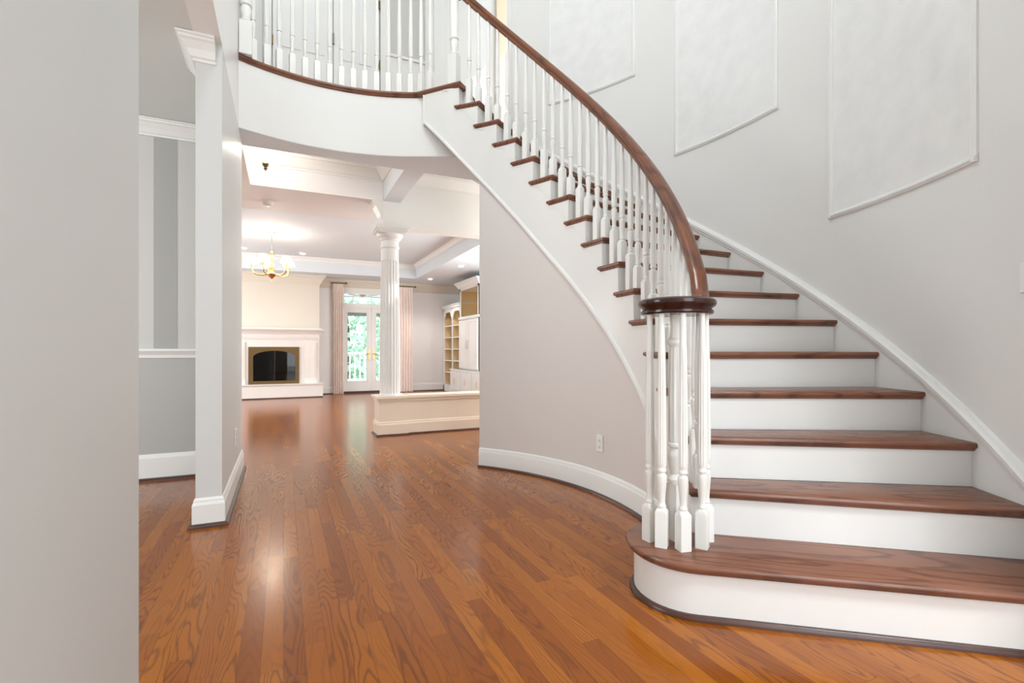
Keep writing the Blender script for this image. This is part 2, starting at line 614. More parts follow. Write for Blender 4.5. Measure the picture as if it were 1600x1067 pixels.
RW = RO + 0.014
A_END = radians(45.6)
A_BEG = radians(-50)
S(MB().prism(arcs(RW, A_BEG, A_END, 90) + arcs(RW + 0.16, A_BEG, A_END, 90)[::-1], 0, 6.3).build('wall_right', M['wall'], smooth=True))
p_in, p_out = PT(RW, A_END), PT(RW + .75, A_END + radians(6))
e2 = Vector((cos(A_END), sin(A_END)))
nrm = Vector((-sin(A_END), cos(A_END)))
q0 = Vector(p_in) + nrm * .002 - e2 * 0.0
S(MB().prism([tuple(q0), tuple(q0 + e2 * .8), tuple(q0 + e2 * .8 + nrm * .06), tuple(q0 + nrm * .06)], 3.32, 6.3).build('wall_right_return', M['wall']))

# front wall of the foyer (behind the camera) with the entry opening between its two pieces
S(MB().box(-0.45, 0.15, -2.0, -1.85, 0, 6.3).box(1.65, 2.45, -2.0, -1.85, 0, 6.3).box(.15, 1.65, -2.0, -1.85, 2.75, 3.4).box(.15, 1.65, -2.0, -1.85, 5.2, 6.3).build('wall_front', M['wall']))
pe_ = PT(RW, A_BEG)
S(MB().prism([pe_, (2.30, -1.85), (2.45, -1.85), (pe_[0] + .14, pe_[1] + .02)], 0, 6.3).build('wall_front_right', M['wall']))
S(MB().box(-4.25, LW0, -2.15, -2.0, 0, 3.0).build('wall_dining_front', M['wall_dining']))

# foyer ceiling
S(MB().box(-0.45, 4.0, -2.0, 7.2, 6.3, 6.4).build('ceiling_foyer', M['ceiling']))

# ------------------------------------------------------------------ balcony edge curve
def circ3(a, b, c):
    ax, ay = a; bx, by = b; cx, cy = c
    d = 2 * (ax * (by - cy) + bx * (cy - ay) + cx * (ay - by))
    ux = ((ax * ax + ay * ay) * (by - cy) + (bx * bx + by * by) * (cy - ay) + (cx * cx + cy * cy) * (ay - by)) / d
    uy = ((ax * ax + ay * ay) * (cx - bx) + (bx * bx + by * by) * (ax - cx) + (cx * cx + cy * cy) * (bx - ax)) / d
    return ux, uy, hypot(ax - ux, ay - uy)


LF, LC = (1.376, 4.058), (1.081, 4.398)          # landing front corner, joint with the balcony arc
bx, by, br = circ3(LC, (0.285, 4.556), (-0.32, 4.395))
ba0, ba1 = atan2(LC[1] - by, LC[0] - bx), atan2(4.395 - by, -0.32 - bx)
balc = [(bx + br * cos(ba0 + (ba1 - ba0) * k / 32), by + br * sin(ba0 + (ba1 - ba0) * k / 32)) for k in range(33)]
edge = [LF, LC] + balc[1:]
ZF = ZT(17)
ZS = 2.75


def offset_path(path, d, side=-1):
    out = []
    n = len(path)
    for i in range(n):
        p = Vector(path[i])
        d1 = (p - Vector(path[i - 1])).normalized() if i > 0 else None
        d2 = (Vector(path[i + 1]) - p).normalized() if i < n - 1 else None
        if d1 is None: d1 = d2
        if d2 is None: d2 = d1
        m = (Vector((-d1.y, d1.x)) + Vector((-d2.y, d2.x))).normalized() * side
        k = 1 / max(0.4, m.dot(Vector((-d1.y, d1.x)) * side))
        out.append((p.x + m.x * d * k, p.y + m.y * d * k))
    return out


fas = offset_path(edge, 0.03)
fas_b = offset_path(edge, 0.12)
# balcony fascia wall (white), only along the arc
tx = (Vector(balc[0]) - Vector(balc[1])).normalized()
nx = Vector((tx.y, -tx.x))
f_e = Vector(balc[0]) - nx * 0.03 if (Vector(balc[0]) - nx * .03).y > balc[0][1] else Vector(balc[0]) + nx * .03
f_x = f_e + tx * 0.36
f_y = f_x + Vector((0.0, 0.09))
S(MB().prism([tuple(f_x), tuple(f_e)] + fas[2:] + fas_b[2:][::-1] + [tuple(f_y)], ZS, ZF - 0.03).build('wall_balcony', M['trim'], smooth=30))
# hall soffit under the balcony and the beams
sof = fas_b[1:]
pl = sof + [(-0.32, 4.80), (-1.6, 4.80), (-1.6, 4.82), (3.4, 4.82), (3.4, 4.3), (2.4, 4.2), (1.60, 4.02)]
S(MB().prism([(f_x.x, f_x.y + .004)] + [(f_e.x, f_e.y + .004)] + [(p[0], p[1] + .004) for p in fas[2:]] + [(-0.319, 4.80), (2.9, 4.80), (2.9, 4.42), (1.62, 4.08)], ZS - 0.004, ZS + 0.0).build('ceiling_soffit', M['ceiling']))
BF = 5.92
S(MB().box(1.065, 1.265, 4.801, BF, ZS, 3.1).build('ceiling_beam', M['ceiling']))
# upper storey floor slab
S(MB().prism(fas_b + [(LW1 - .0, 6.2), (2.9, 6.2), (2.9, 5.2), PT(RO, TH(17) + .02)], 3.12, ZF - 0.03).build('ceiling_hall', M['trim']))
S(MB().prism(offset_path(edge, 0.10) + [(LW1, 6.2), (2.9, 6.2), (2.9, 5.2), PT(RO, TH(17) + .01), PT(RO - .2, TH(17) + .01)], ZF - 0.03, ZF).build('floor_upper', M['floor']))
# nosing of the balcony
NOSE = [(0.0, -0.010), (0.002, -0.004), (0.008, 0.0), (0.10, 0.0), (0.10, -0.030), (0.026, -0.045), (0.020, -0.042), (0.016, -0.030), (0.008, -0.028), (0.002, -0.022), (0.0, -0.016)]
S(sweep(edge, [(o, ZF + z) for o, z in NOSE], side=-1).build('trim_6', M['tread'], smooth=50))
# hall recess crowns
S(sweep([(-1.6, 4.80), (1.065, 4.80), (1.065, BF), (-1.6, BF)], crown_prof(0.12, 0.15, 3.12), side=1).build('trim_7', M['trim']))
S(sweep([(3.4, BF), (1.265, BF), (1.265, 4.80), (3.4, 4.80)], crown_prof(0.12, 0.15, 3.12), side=1).build('trim_8', M['trim']))
S(MB().box(2.9, 4.2, 4.42, 5.919, 3.12, 3.3).build('ceiling_hall_right', M['trim']))
S(MB().box(2.94, 4.2, 4.26, 4.40, 0, 3.3).build('wall_hall_right', M['living']))
# header between hall and living room
S(MB().box(-3.3, 1.06, BF, 6.92, ZS, 3.4).build('ceiling_header', M['living']))
ZH = 2.46
S(MB().box(1.061, 4.2, BF, 6.12, ZH, 3.4).build('wall_header', M['trim']))
# living room soffit ring and tray
ZL, ZTRAY = 2.58, 2.88
TU, TV0, TV1 = 2.68, 6.93, 10.9
S(MB().box(TU, 4.2, 6.121, 11.82, ZL, 3.3).build('ceiling_living_right', M['ceiling']))
S(MB().box(-3.3, TU - .001, TV1, 11.82, ZL, 3.3).build('ceiling_living_back', M['ceiling']))
S(MB().box(-3.3, TU - .001, 6.121, TV1 - .001, ZTRAY, 3.3).build('ceiling_living', M['ceiling']))
S(sweep([(1.07, 6.13), (TU, 6.13), (TU, TV1), (-3.2, TV1)], crown_prof(0.07, 0.09, ZTRAY), side=1).build('trim_9', M['trim']))
# living room walls
S(MB().box(-3.45, -3.3, 4.75, 11.97, 0, 3.4).build('wall_living_left', M['living']))
wb = MB().box(-3.3, 1.21, 11.82, 11.97, 0, 3.3).box(2.50, 4.2, 11.82, 11.97, 0, 3.3).box(1.21, 2.50, 11.82, 11.97, 2.32, 3.3)
S(wb.build('wall_back', M['living']))
S(MB().box(4.05, 4.2, 4.3, 11.82, 0, 3.3).build('wall_living_right', M['living']))
S(MB().box(-3.3, .70, 11.40, 11.819, 0, ZL - .001).build('wall_breast', M['cream']))
S(sweep([(-3.3, 11.40), (.70, 11.40), (.70, 11.82), (3.58, 11.82), (4.05, 11.82)], crown_prof(0.13, 0.2, ZL - .001), side=-1).build('trim_10', M['cream']))
S(sweep([(.70, 11.8), (.70, 11.82), (1.20, 11.82)], BASE_PROF, side=-1).build('baseboard_back', M['trim']))
S(sweep([(2.52, 11.82), (3.60, 11.82)], [(o, z * 1.2) for o, z in BASE_PROF], side=-1).build('baseboard_back_right', M['living']))
S(sweep([(.73, 11.804), (1.20, 11.804)], SHOE_PROF, side=-1).build('trim_11', M['shoe']))
S(sweep([(2.52, 11.804), (3.58, 11.804)], SHOE_PROF, side=-1).build('trim_12', M['shoe']))
# half wall under the column
hw = MB().box(1.32, 4.05, 5.86, 6.08, 0, .43)
S(hw.build('wall_half', M['halfwall']))
S(MB().box(1.335, 4.05, 5.825, 6.115, .43, .458).box(1.335, 4.05, 5.845, 6.095, .395, .43).build('trim_13', M['halfwall']))
S(sweep([(1.32, 5.86), (4.05, 5.86)], BASE_PROF, side=-1).build('baseboard_half', M['halfwall']))
S(sweep([(1.34, 5.844), (4.05, 5.844)], [(o * .6, z * .8) for o, z in SHOE_PROF], side=-1).build('trim_14', M['shoe']))

# wall under the stair (curved), from the hall corner down to the first step
RWALL = RI + 0.025
WT = 0.11
th_c = radians(41.3)
th_b = radians(-41.5)
nseg = 96


def sbot(th):
    """lower edge of the string, following the flight"""
    t = tread_of(th)
    k = 0.69 - max(0, (12.5 - t)) * 0.0165
    return line_z(th) - k


ring = []
mb = MB()
a_list = [th_b + (th_c - th_b) * k / nseg for k in range(nseg + 1)]
rings = []
for a in a_list:
    zt = max(0.02, sbot(a) + 0.03)
    i_, o_ = PT(RWALL, a), PT(RWALL + WT, a)
    rings.append([(i_[0], i_[1], 0), (o_[0], o_[1], 0), (o_[0], o_[1], zt), (i_[0], i_[1], zt)])
mb.loft(rings)
S(mb.build('wall_stair', M['wall_stair'], smooth=40))
pa, pb = PT(RWALL + WT, th_c), PT(RO, th_c)
tt = Vector((-sin(th_c), cos(th_c))) * 0.1
S(MB().prism([pa, pb, (pb[0] - tt.x, pb[1] - tt.y), (pa[0] - tt.x, pa[1] - tt.y)], 0, 2.3).build('wall_stair_back', M['wall_stair']))
path = arcs(RWALL, th_c, radians(-38), 70)
S(sweep(path, BASE_PROF, side=-1).build('baseboard_right', M['trim'], smooth=35))
path = arcs(RWALL - .016, th_c, radians(-38), 70)
S(sweep(path, [(o * .55, z * .8) for o, z in SHOE_PROF], side=-1).build('trim_15', M['shoe'], smooth=35))

# ------------------------------------------------------------------ the staircase
stair = empty('staircase', (1.9, 2.0, 0))
tag(stair, 'curved staircase with dark oak treads and white risers sweeping up to the balcony', 'staircase')
T_PROF = [(0.009, 0.0), (0.003, -0.003), (0.0, -0.009), (0.0, -0.016), (0.003, -0.022), (0.009, -0.026), (0.012, -0.027), (0.014, -0.034), (0.020, -0.038)]


def rings_from(fn, prof, zt):
    """fn(inset) -> list of 2-D points; stacked rings of a moulded slab"""
    rings = []
    for d, dz in prof:
        rings.append([(p[0], p[1], zt + dz) for p in fn(d)])
    return rings


def tread_outline(i):
    th, th2 = TH(i), TH(i + 1)
    er = lambda a: Vector((cos(a), sin(a)))
    def fn(d):
        pts = []
        for R in (RO - .001, RO - .4, RO - .8, RI + d):
            e = er(th)
            q = Vector((CX, CY)) + e * R + Vector((-e.y, e.x)) * d
            pts.append((q.x, q.y))
        nb = NB - d / RI
        for k in range(1, 7):
            pts.append(PT(RI + d, th + nb * k / 6 + (d / RI) * (1 - k / 6)))
        pts.append(PT(RI + .034, th + nb))
        pts.append(PT(RI + .034, th2 + .010))
        pts.append(PT(RO - .001, th2 + .010))
        return pts
    return fn


def slab(name, fn, prof, zt, mat, parent, uvang):
    mb = MB()
    rings = rings_from(fn, prof, zt)
    ca, sa = cos(uvang), sin(uvang)
    n = len(rings[0])
    vs = [p for r in rings for p in r]
    uvs = [(p[0] * ca + p[1] * sa, -p[0] * sa + p[1] * ca + p[2]) for p in vs]
    fs = []
    for k in range(len(rings) - 1):
        for j in range(n):
            q = (j + 1) % n
            fs.append((k * n + j, k * n + q, (k + 1) * n + q, (k + 1) * n + j))
    fs.append(tuple(range(n)))
    fs.append(tuple(range((len(rings) - 1) * n, len(rings) * n))[::-1])
    mb.add(vs, fs, uvs)
    return mb.build(name, mat, parent, smooth=35)


for i in range(2, 17):
    slab('tread', tread_outline(i), T_PROF, ZT(i), M['tread'], stair, TH(i))

# first step: bullnose end
C1 = Vector((1.535, 1.555))
R1 = 0.262
dirf = Vector((2.162, .754)) - Vector((1.378, 1.346))
dirf.normalize()
nb1 = Vector((-dirf.y, dirf.x))


def on_ro(p, d, R):
    q = p - Vector((CX, CY))
    b = q.dot(d)
    c = q.dot(q) - R * R
    return p + d * (-b + sqrt(b * b - c))


def step1(d):
    r = R1 - d
    f0 = C1 - nb1 * r
    w = on_ro(f0, dirf, RO - .001)
    pts = [(w.x, w.y), tuple(f0 + dirf * .6), tuple(f0 + dirf * .3)]
    for k in range(0, 21):
        a = pi * k / 20
        q = C1 - nb1 * r * cos(a) - dirf * r * sin(a)
        pts.append((q.x, q.y))
    pts.append(PT(RI + .10, TH(2) + .08))
    pts.append(PT(RO - .001, TH(2) + .02))
    return pts


slab('tread', step1, T_PROF, ZT(1), M['tread'], stair, atan2(dirf.y, dirf.x))


def step1_line(d, close=False):
    r = R1 - d
    f0 = C1 - nb1 * r
    w = on_ro(f0, dirf, RO - .002)
    pts = [(w.x, w.y), tuple(f0 + dirf * .6), tuple(f0 + dirf * .3)]
    for k in range(0, 19):
        a = pi * k / 20
        q = C1 - nb1 * r * cos(a) - dirf * r * sin(a)
        pts.append((q.x, q.y))
    return pts


rp = step1_line(0.034)
rq = step1_line(0.05)
MB().prism(rp + rq[::-1], 0, ZT(1) - .036).build('riser', M['riser'], stair, smooth=35)
sweep(step1_line(0.034), [(o * .55, z * .9) for o, z in SHOE_PROF], side=1).build('shoe_moulding', M['shoe'], stair, smooth=40)

for i in range(2, 18):
    th = TH(i)
    e = Vector((cos(th), sin(th)))
    n = Vector((-e.y, e.x))
    c = Vector((CX, CY))
    a = c + e * (RI + .028) + n * .030
    b = c + e * (RO - .001) + n * .030
    zt = ZT(i) - (.037 if i < 17 else .03)
    MB().prism([tuple(a), tuple(b), tuple(b + n * .018), tuple(a + n * .018)], ZT(i - 1) + .0005, zt).build('riser', M['riser'], stair)

# landing nosing over the top riser
def land(d):
    pts = []
    e = Vector((cos(TH(17)), sin(TH(17))))
    for R in (RO - .001, RO - .6, RI + d):
        q = Vector((CX, CY)) + e * R + Vector((-e.y, e.x)) * d
        pts.append((q.x, q.y))
    q = Vector((CX, CY)) + e * (RI + .09) + Vector((-e.y, e.x)) * .11
    pts.append((q.x, q.y))
    q = Vector((CX, CY)) + e * (RO - .001) + Vector((-e.y, e.x)) * .11
    pts.append((q.x, q.y))
    return pts


slab('landing_nosing', land, T_PROF, ZT(17), M['tread'], stair, TH(17))

# cut string (stepped top) on the inner side
mb = MB()
RS = RI + 0.018
for i in range(1, 18):
    tha = TH(i) + .030 / RI
    thb = TH(i + 1) + .030 / RI if i < 17 else radians(57.6)
    if i == 1:
        tha = radians(-41.0)
    zt = ZT(i) - .037
    if i == 17: zt = ZF - .032
    n = 6 if i < 17 else 10
    rr = []
    for k in range(n + 1):
        a = tha + (thb - tha) * k / n
        zb = max(0.012, sbot(a))
        R0 = RS
        if i == 17:   # the landing edge leaves the circle towards the balcony
            e = Vector((cos(a), sin(a)))
            A, B = Vector(fas[0]), Vector(fas[1])
            d = (B - A)
            nn = Vector((-d.y, d.x))
            Rl = (A - Vector((CX, CY))).dot(nn) / e.dot(nn)
            R0 = max(RS, min(Rl - .012, RS + .2))
        i_, o_ = PT(R0, a), PT(R0 + .05, a)
        rr.append([(i_[0], i_[1], zb), (o_[0], o_[1], zb), (o_[0], o_[1], zt), (i_[0], i_[1], zt)])
    mb.loft(rr)
mb.build('stringer', M['trim'], stair, smooth=30)


def Rland(a):
    e = Vector((cos(a), sin(a)))
    A, B = Vector(fas[0]), Vector(fas[1])
    d = (B - A)
    nn = Vector((-d.y, d.x))
    Rl = (A - Vector((CX, CY))).dot(nn) / e.dot(nn)
    return max(RS, min(Rl - .012, RS + .2)) if a > TH(17) + .03 / RI else RS


# bead moulding along the lower edge of the string
rr = []
a0_, a1_ = radians(-22), radians(57.6)
for k in range(121):
    a = a0_ + (a1_ - a0_) * k / 120
    z = sbot(a)
    if z < 0.01:
        continue
    R0 = Rland(a)
    prof = [(0.004, -.004), (-.012, -.002), (-.016, .012), (-.012, .026), (-.006, .034), (0.004, .040)]
    rr.append([(*PT(R0 + o, a), z + zz) for o, zz in prof])
MB().loft(rr).build('string_bead', M['trim'], stair, smooth=50)
# vertical stop where the string meets the balcony
a = radians(57.6)
e = Vector((cos(a), sin(a)))
nn = Vector((-e.y, e.x))
pc = Vector(PT(Rland(a) - .012, a))
MB().prism([tuple(pc), tuple(pc + e * .06), tuple(pc + e * .06 + nn * .016), tuple(pc + nn * .016)], sbot(a), ZF - .045).build('string_stop', M['trim'], stair)
# underside of the flight
rr = []
for k in range(61):
    a = radians(-20) + (radians(57.6) - radians(-20)) * k / 60
    z = sbot(a) + .004
    rr.append([(*PT(Rland(a) + .045, a), z), (*PT(RO, a), z), (*PT(RO, a), z + .03), (*PT(Rland(a) + .045, a), z + .03)])
MB().loft(rr).build('underside', M['ceiling'], stair, smooth=30)

# scrolled brackets below the tread ends
for i in range(4, 18):
    th = TH(i)
    prof = [(0.032 / RI, -.040), (0.032 / RI, -RISE + .012), (0.045 / RI, -RISE + .014), (.055 / RI, -RISE + .030), (.075 / RI, -RISE + .036), (.10 / RI, -RISE + .055), (.125 / RI, -RISE + .095),
            (.150 / RI, -RISE + .130), (.175 / RI, -RISE + .142), (.200 / RI, -RISE + .143), (.215 / RI, -.045), (.215 / RI, -.040)]
    if i == 17: prof = [(t * .8, z) for t, z in prof]
    f = [(*PT(RS - .003, th + t), ZT(i) + z) for t, z in prof]
    bk = [(*PT(RS + .002, th + t), ZT(i) + z) for t, z in prof]
    MB().loft([f, bk]).build('tread_bracket', M['trim'], stair)

# skirt board and its cap on the outer wall
rr, rc = [], []
for k in range(111):
    a = radians(-49.5) + (A_END - radians(-49.5) - .002) * k / 110
    z = line_z(a)
    z = max(z, .02)
    rr.append([(*PT(RO, a), max(0, z - .36)), (*PT(RW + .004, a), max(0, z - .36)), (*PT(RW + .004, a), z + .055), (*PT(RO, a), z + .055)])
    prof = [(.006, .020), (-.008, .022), (-.010, .036), (-.016, .044), (-.018, .066), (-.010, .074), (-.004, .088), (.016, .094), (.016, .020)]
    rc.append([(*PT(RO + o, a), z + zz) for o, zz in prof])
MB().loft(rr).build('skirt_board', M['wall'], stair, smooth=30)
MB().loft(rc).build('skirt_cap', M['trim'], stair, smooth=30)

# ------------------------------------------------------------------ stair railing
BH = 0.77          # top of a baluster above the tread when it stands on the nosing line


def bal_mesh(mb, bh, top, n=20):
    """square base block of height bh, turned shaft to top"""
    w = .0235
    b = .004
    def sq(w, z, b):
        return [(w - b, -w, z), (w, -w + b, z), (w, w - b, z), (w - b, w, z), (-w + b, w, z), (-w, w - b, z), (-w, -w + b, z), (-w + b, -w, z)]
    mb.loft([sq(w, 0, .002), sq(w, bh - .012, .002), sq(w - .003, bh - .003, .006), sq(.0145, bh + .006, .0084)])
    P = [(.0140, bh + .004), (.0170, bh + .008), (.0175, bh + .014), (.0145, bh + .020), (.0132, bh + .028), (.0150, bh + .060), (.0185, bh + .100), (.0205, bh + .125),
         (.0195, bh + .136), (.0140, bh + .142), (.0130, bh + .148), (.0185, bh + .152), (.0190, bh + .160), (.0165, bh + .166), (.0165, bh + .170)]
    s0 = bh + .174
    s1 = top - .150
    P += [(.0180, s0), (.0188, s0 + .012, 1), (.0185, s0 + (s1 - s0) * .25, 1), (.0165, s0 + (s1 - s0) * .7, 1), (.0150, s1 - .010, 1), (.0150, s1), (.0135, s1 + .02), (.0110, top)]
    mb.lathe(P, n)
    return mb


railing = empty('stair_railing', (1.485, 1.595, ZT(1)))
tag(railing, 'curved oak handrail with white balusters and newel along the staircase', 'railing')

RB = RI + 0.052
F1, F2 = 0.22, 0.70
protos = {}
for fr in (F1, F2):
    mb = bal_mesh(MB(), .098 + fr * RISE, BH + fr * RISE)
    o = mb.build('baluster', M['balwhite'], railing, smooth=35, local=True)
    protos[fr] = o
used = set()
for i in range(2, 17):
    for fr in (F1, F2):
        a = TH(i) + fr * DTH
        p = PT(RB, a)
        if fr in used:
            o = protos[fr].copy()
            COL.objects.link(o)
            o.parent = railing
        else:
            o = protos[fr]
            used.add(fr)
        o.location = (p[0] - railing.location[0], p[1] - railing.location[1], ZT(i) - railing.location[2])
        o.rotation_euler = (0, 0, a)

# ring of balusters round the newel, under the cap
NX, NY = 1.492, 1.590
CAPZ0, CAPZ1 = 1.146, 1.213
vol = bal_mesh(MB(), .150, CAPZ0 - ZT(1) + .004, 24)
vproto = None
for k, ang in enumerate((163, 198, 239, 283, 325)):
    a = radians(ang)
    if vproto is None:
        o = vproto = vol.build('baluster', M['balwhite'], railing, smooth=35, local=True)
    else:
        o = vproto.copy()
        COL.objects.link(o)
        o.parent = railing
    o.location = (NX + .117 * cos(a) - railing.location[0], NY + .117 * sin(a) - railing.location[1], 0)
    o.rotation_euler = (0, 0, a + .35)

# newel
mb = MB()
nh = CAPZ0 - ZT(1)
w = .034
mb.loft([[(w, -w, z), (w, w, z), (-w, w, z), (-w, -w, z)] for z in (0, .235)])
mb.lathe([(.030, .233), (.036, .240), (.037, .252), (.030, .262), (.025, .272), (.031, .30), (.036, .34), (.036, .36), (.027, .374), (.026, .380), (.037, .388), (.037, .398), (.031, .405),
          (.034, .412, 1), (.034, .60, 1), (.0305, .795, 1), (.0305, .805), (.036, .812), (.038, .822), (.036, .832), (.028, .84), (.024, .87), (.026, nh + .004)], 24)
o = mb.build('newel_post', M['balwhite'], railing, smooth=35, local=True)
o.location = (NX - railing.location[0], NY - railing.location[1], 0)
# cap (volute disc)
mb = MB()
h = CAPZ1 - CAPZ0
prof = [(.120, CAPZ0), (.140, CAPZ0), (.146, CAPZ0 + .006), (.146, CAPZ0 + .014), (.138, CAPZ0 + .020), (.140, CAPZ0 + .026), (.152, CAPZ0 + .034), (.157, CAPZ0 + .044), (.155, CAPZ0 + .056),
        (.146, CAPZ0 + .063), (.120, CAPZ1), (.02, CAPZ1 + .001)]
n = 48
rings = [[(NX + r * cos(2 * pi * i / n), NY + r * sin(2 * pi * i / n), z) for i in range(n)] for r, z in prof]
mb.loft(rings, uvf=lambda k, i: (rings[k][i][0], rings[k][i][1] + rings[k][i][2]))
mb.build('volute_cap', M['cap'], railing, smooth=40)

# handrail: helix over the string, easing into the cap
RR = RI + 0.062
HR = 0.83
pts = []
for t in [2.55 + k * .2 for k in range(0, 76)]:
    if t > 17.35: break
    a = TH(t)
    R = RR
    z = min(ZT(t), ZT(17.0)) + HR
    if t < 4: z = ZT(t) + HR - .0
    p = PT(R, a)
    pts.append(Vector((p[0], p[1], z)))
start = [Vector((1.575, 1.560, CAPZ1 - .004)), Vector((1.600, 1.572, CAPZ1 + .012)), Vector((1.627, 1.592, CAPZ1 + .033)), Vector((1.652, 1.618, CAPZ1 + .060))]
pts = start + pts
end = pts[-1]
HP = [(-.020, 0), (-.027, .008), (-.027, .018), (-.022, .025), (-.024, .031), (-.034, .038), (-.036, .048), (-.031, .058), (-.018, .066), (0, .069),
      (.018, .066), (.031, .058), (.036, .048), (.034, .038), (.024, .031), (.022, .025), (.027, .018), (.027, .008), (.020, 0)]
rr = []
L = [0]
for k, p in enumerate(pts):
    a = pts[max(0, k - 1)]
    b = pts[min(len(pts) - 1, k + 1)]
    t = (b - a).normalized()
    side = Vector((t.y, -t.x, 0)).normalized()
    up = side.cross(t).normalized()
    if up.z < 0: up = -up
    if k: L.append(L[-1] + (p - pts[k - 1]).length)
    base = p - up * .069
    rr.append([tuple(base + side * x + up * y) for x, y in HP])
mb = MB()
mb.loft(rr, uvf=lambda k, i: (L[k], i * .01))
mb.build('handrail', M['rail'], railing, smooth=50)

# ------------------------------------------------------------------ balcony railing
brail = empty('balcony_railing', (0.4, 4.6, ZF))
tag(brail, 'white balustrade along the curved balcony edge at the head of the stairs', 'railing')
line = offset_path(edge, 0.055)
BTOP = 0.93
dense = []
for i in range(len(line) - 1):
    A, B = Vector(line[i]), Vector(line[i + 1])
    m = max(1, int((B - A).length / .004))
    for k in range(m):
        dense.append(A.lerp(B, k / m))
dense.append(Vector(line[-1]))
cum = [0]
for i in range(1, len(dense)):
    cum.append(cum[-1] + (dense[i] - dense[i - 1]).length)
def at_len(s):
    for i in range(1, len(dense)):
        if cum[i] >= s:
            return dense[i], (dense[i] - dense[i - 1])
    return dense[-1], dense[-1] - dense[-2]
bp = bal_mesh(MB(), .185, BTOP, 16).build('baluster', M['balwhite'], brail, smooth=35, local=True)
tot = cum[-1]
s = tot - .135
first = True
while s > .30:
    p, d = at_len(s)
    o = bp if first else bp.copy()
    if not first:
        COL.objects.link(o)
        o.parent = brail
    first = False
    o.location = (p.x - brail.location[0], p.y - brail.location[1], 0)
    o.rotation_euler = (0, 0, atan2(d.y, d.x))
    s -= .1005
def newel(p, w, rot):
    mb = MB()
    mb.loft([[(w, -w, z), (w, w, z), (-w, w, z), (-w, -w, z)] for z in (0, .26)])
    mb.lathe([(w * .9, .26), (w * 1.0, .27), (w * .7, .29), (w * .95, .36), (w * .75, .39), (w, .40), (w * .9, .42), (w * .9, .75), (w * .8, .80), (w * .7, BTOP + .02)], 16)
    o = mb.build('newel_post', M['balwhite'], brail, smooth=35, local=True)
    o.location = (p[0] - brail.location[0], p[1] - brail.location[1], 0)
    o.rotation_euler = (0, 0, rot)
newel((1.36, 4.15), .040, radians(40))
pe = line[-1]
newel((LW1 + .05, pe[1] - .012), .045, 0)
tl = offset_path(edge, 0.055)[1:]
tl = [(1.36, 4.15)] + tl
mb = MB()
rr = []
L2 = [0.0]
for k in range(len(tl)):
    a = Vector(tl[max(0, k - 1)]); b = Vector(tl[min(len(tl) - 1, k + 1)])
    t = (b - a).normalized()
    sd = Vector((t.y, -t.x))
    if k: L2.append(L2[-1] + (Vector(tl[k]) - Vector(tl[k - 1])).length)
    rr.append([(tl[k][0] + sd.x * x, tl[k][1] + sd.y * x, ZF + BTOP - .004 + y) for x, y in HP])
mb.loft(rr, uvf=lambda k, i: (L2[k], i * .01))
mb.build('handrail', M['rail'], brail, smooth=50)

# ------------------------------------------------------------------ framed panels on the rotunda wall
def wall_panel(n, ua, ub, z0, z1):
    a0, a1 = atan2(ua[1] - CY, ua[0] - CX), atan2(ub[1] - CY, ub[0] - CX)   # left, right
    W = .034 / RW
    N = 24
    field = MB()
    rr = []
    for k in range(N + 1):
        a = a0 + (a1 - a0) * k / N
        rr.append([(*PT(RW - .003, a), z0), (*PT(RW + .002, a), z0), (*PT(RW + .002, a), z1), (*PT(RW - .003, a), z1)])
    fr = MB()
    P = [(0.002, 0), (-.010, .001), (-.013, .008), (-.018, .013), (-.018, .023), (-.010, .028), (-.008, .033), (0.002, .034)]
    for zz, sg in ((z0, 1), (z1, -1)):
        rb = []
        for k in range(N + 1):
            a = a0 + (a1 - a0) * k / N
            ins = 1
            rb.append([(*PT(RW + o, a), zz + sg * h) for o, h in P])
        fr.loft(rb)
    sgn = 1 if a1 > a0 else -1
    for aa, sg in ((a0, sgn), (a1, -sgn)):
        rb = [[(*PT(RW + o, aa + sg * h / RW), zz) for o, h in P] for zz in (z0 + .002, z1 - .002)]
        fr.loft(rb)
    o = S(fr.build('trim_%d' % n, M['trim'], smooth=40))
    field.loft(rr)
    f = field.build('panel_field', M['plaster'], o, smooth=30)
    return o


wall_panel(16, (3.114, 1.982), (2.731, 1.091), 1.816, 3.95)
wall_panel(17, (3.144, 3.367), (3.189, 2.392), 2.708, 4.85)
wall_panel(18, (2.569, 4.619), (3.031, 3.770), 3.594, 5.70)

# ------------------------------------------------------------------ upper hall: closet doors behind the balustrade
UV = 6.12
S(MB().box(LW1 + .001, 3.4, UV + .04, UV + .14, ZF, 6.3).build('wall_upper', M['wall']))
def closet_door(n, u0, u1):
    mb = MB().box(u0, u1, UV - .005, UV + .035, ZF + .01, ZF + 2.02)
    o = S(mb.build('door_%d' % n, M['trim']))
    pm = MB()
    w = u1 - u0
    for z0, z1 in ((.25, .95), (1.08, 1.88)):
        for a, b in ((u0 + .09, u0 + w / 2 - .03), (u0 + w / 2 + .03, u1 - .09)):
            pm.box(a, b, UV - .013, UV - .005, ZF + z0, ZF + z1)
    pm.build('door_panel', M['trim'], o)
    return o
d1 = closet_door(3, -0.11, 0.521)
d2 = closet_door(4, 0.531, 1.050)
for o, u, zs in ((d2, 1.054, (1.13, 1.85)), (d1, -.115, (1.13, 1.85))):
    for z in zs:
        MB().box(u - .010, u + .010, UV - .016, UV + .0, ZF + z - .05, ZF + z + .05).build('hinge', M['oldbrass'], o)
MB().box(.515, .537, UV - .03, UV - .004, ZF + 1.24, ZF + 1.36).build('latch', M['grey'], d1)
MB().box(.5205, .5315, UV - .002, UV + .03, ZF + .01, ZF + 2.02).build('door_gap', M['grey'], d1)
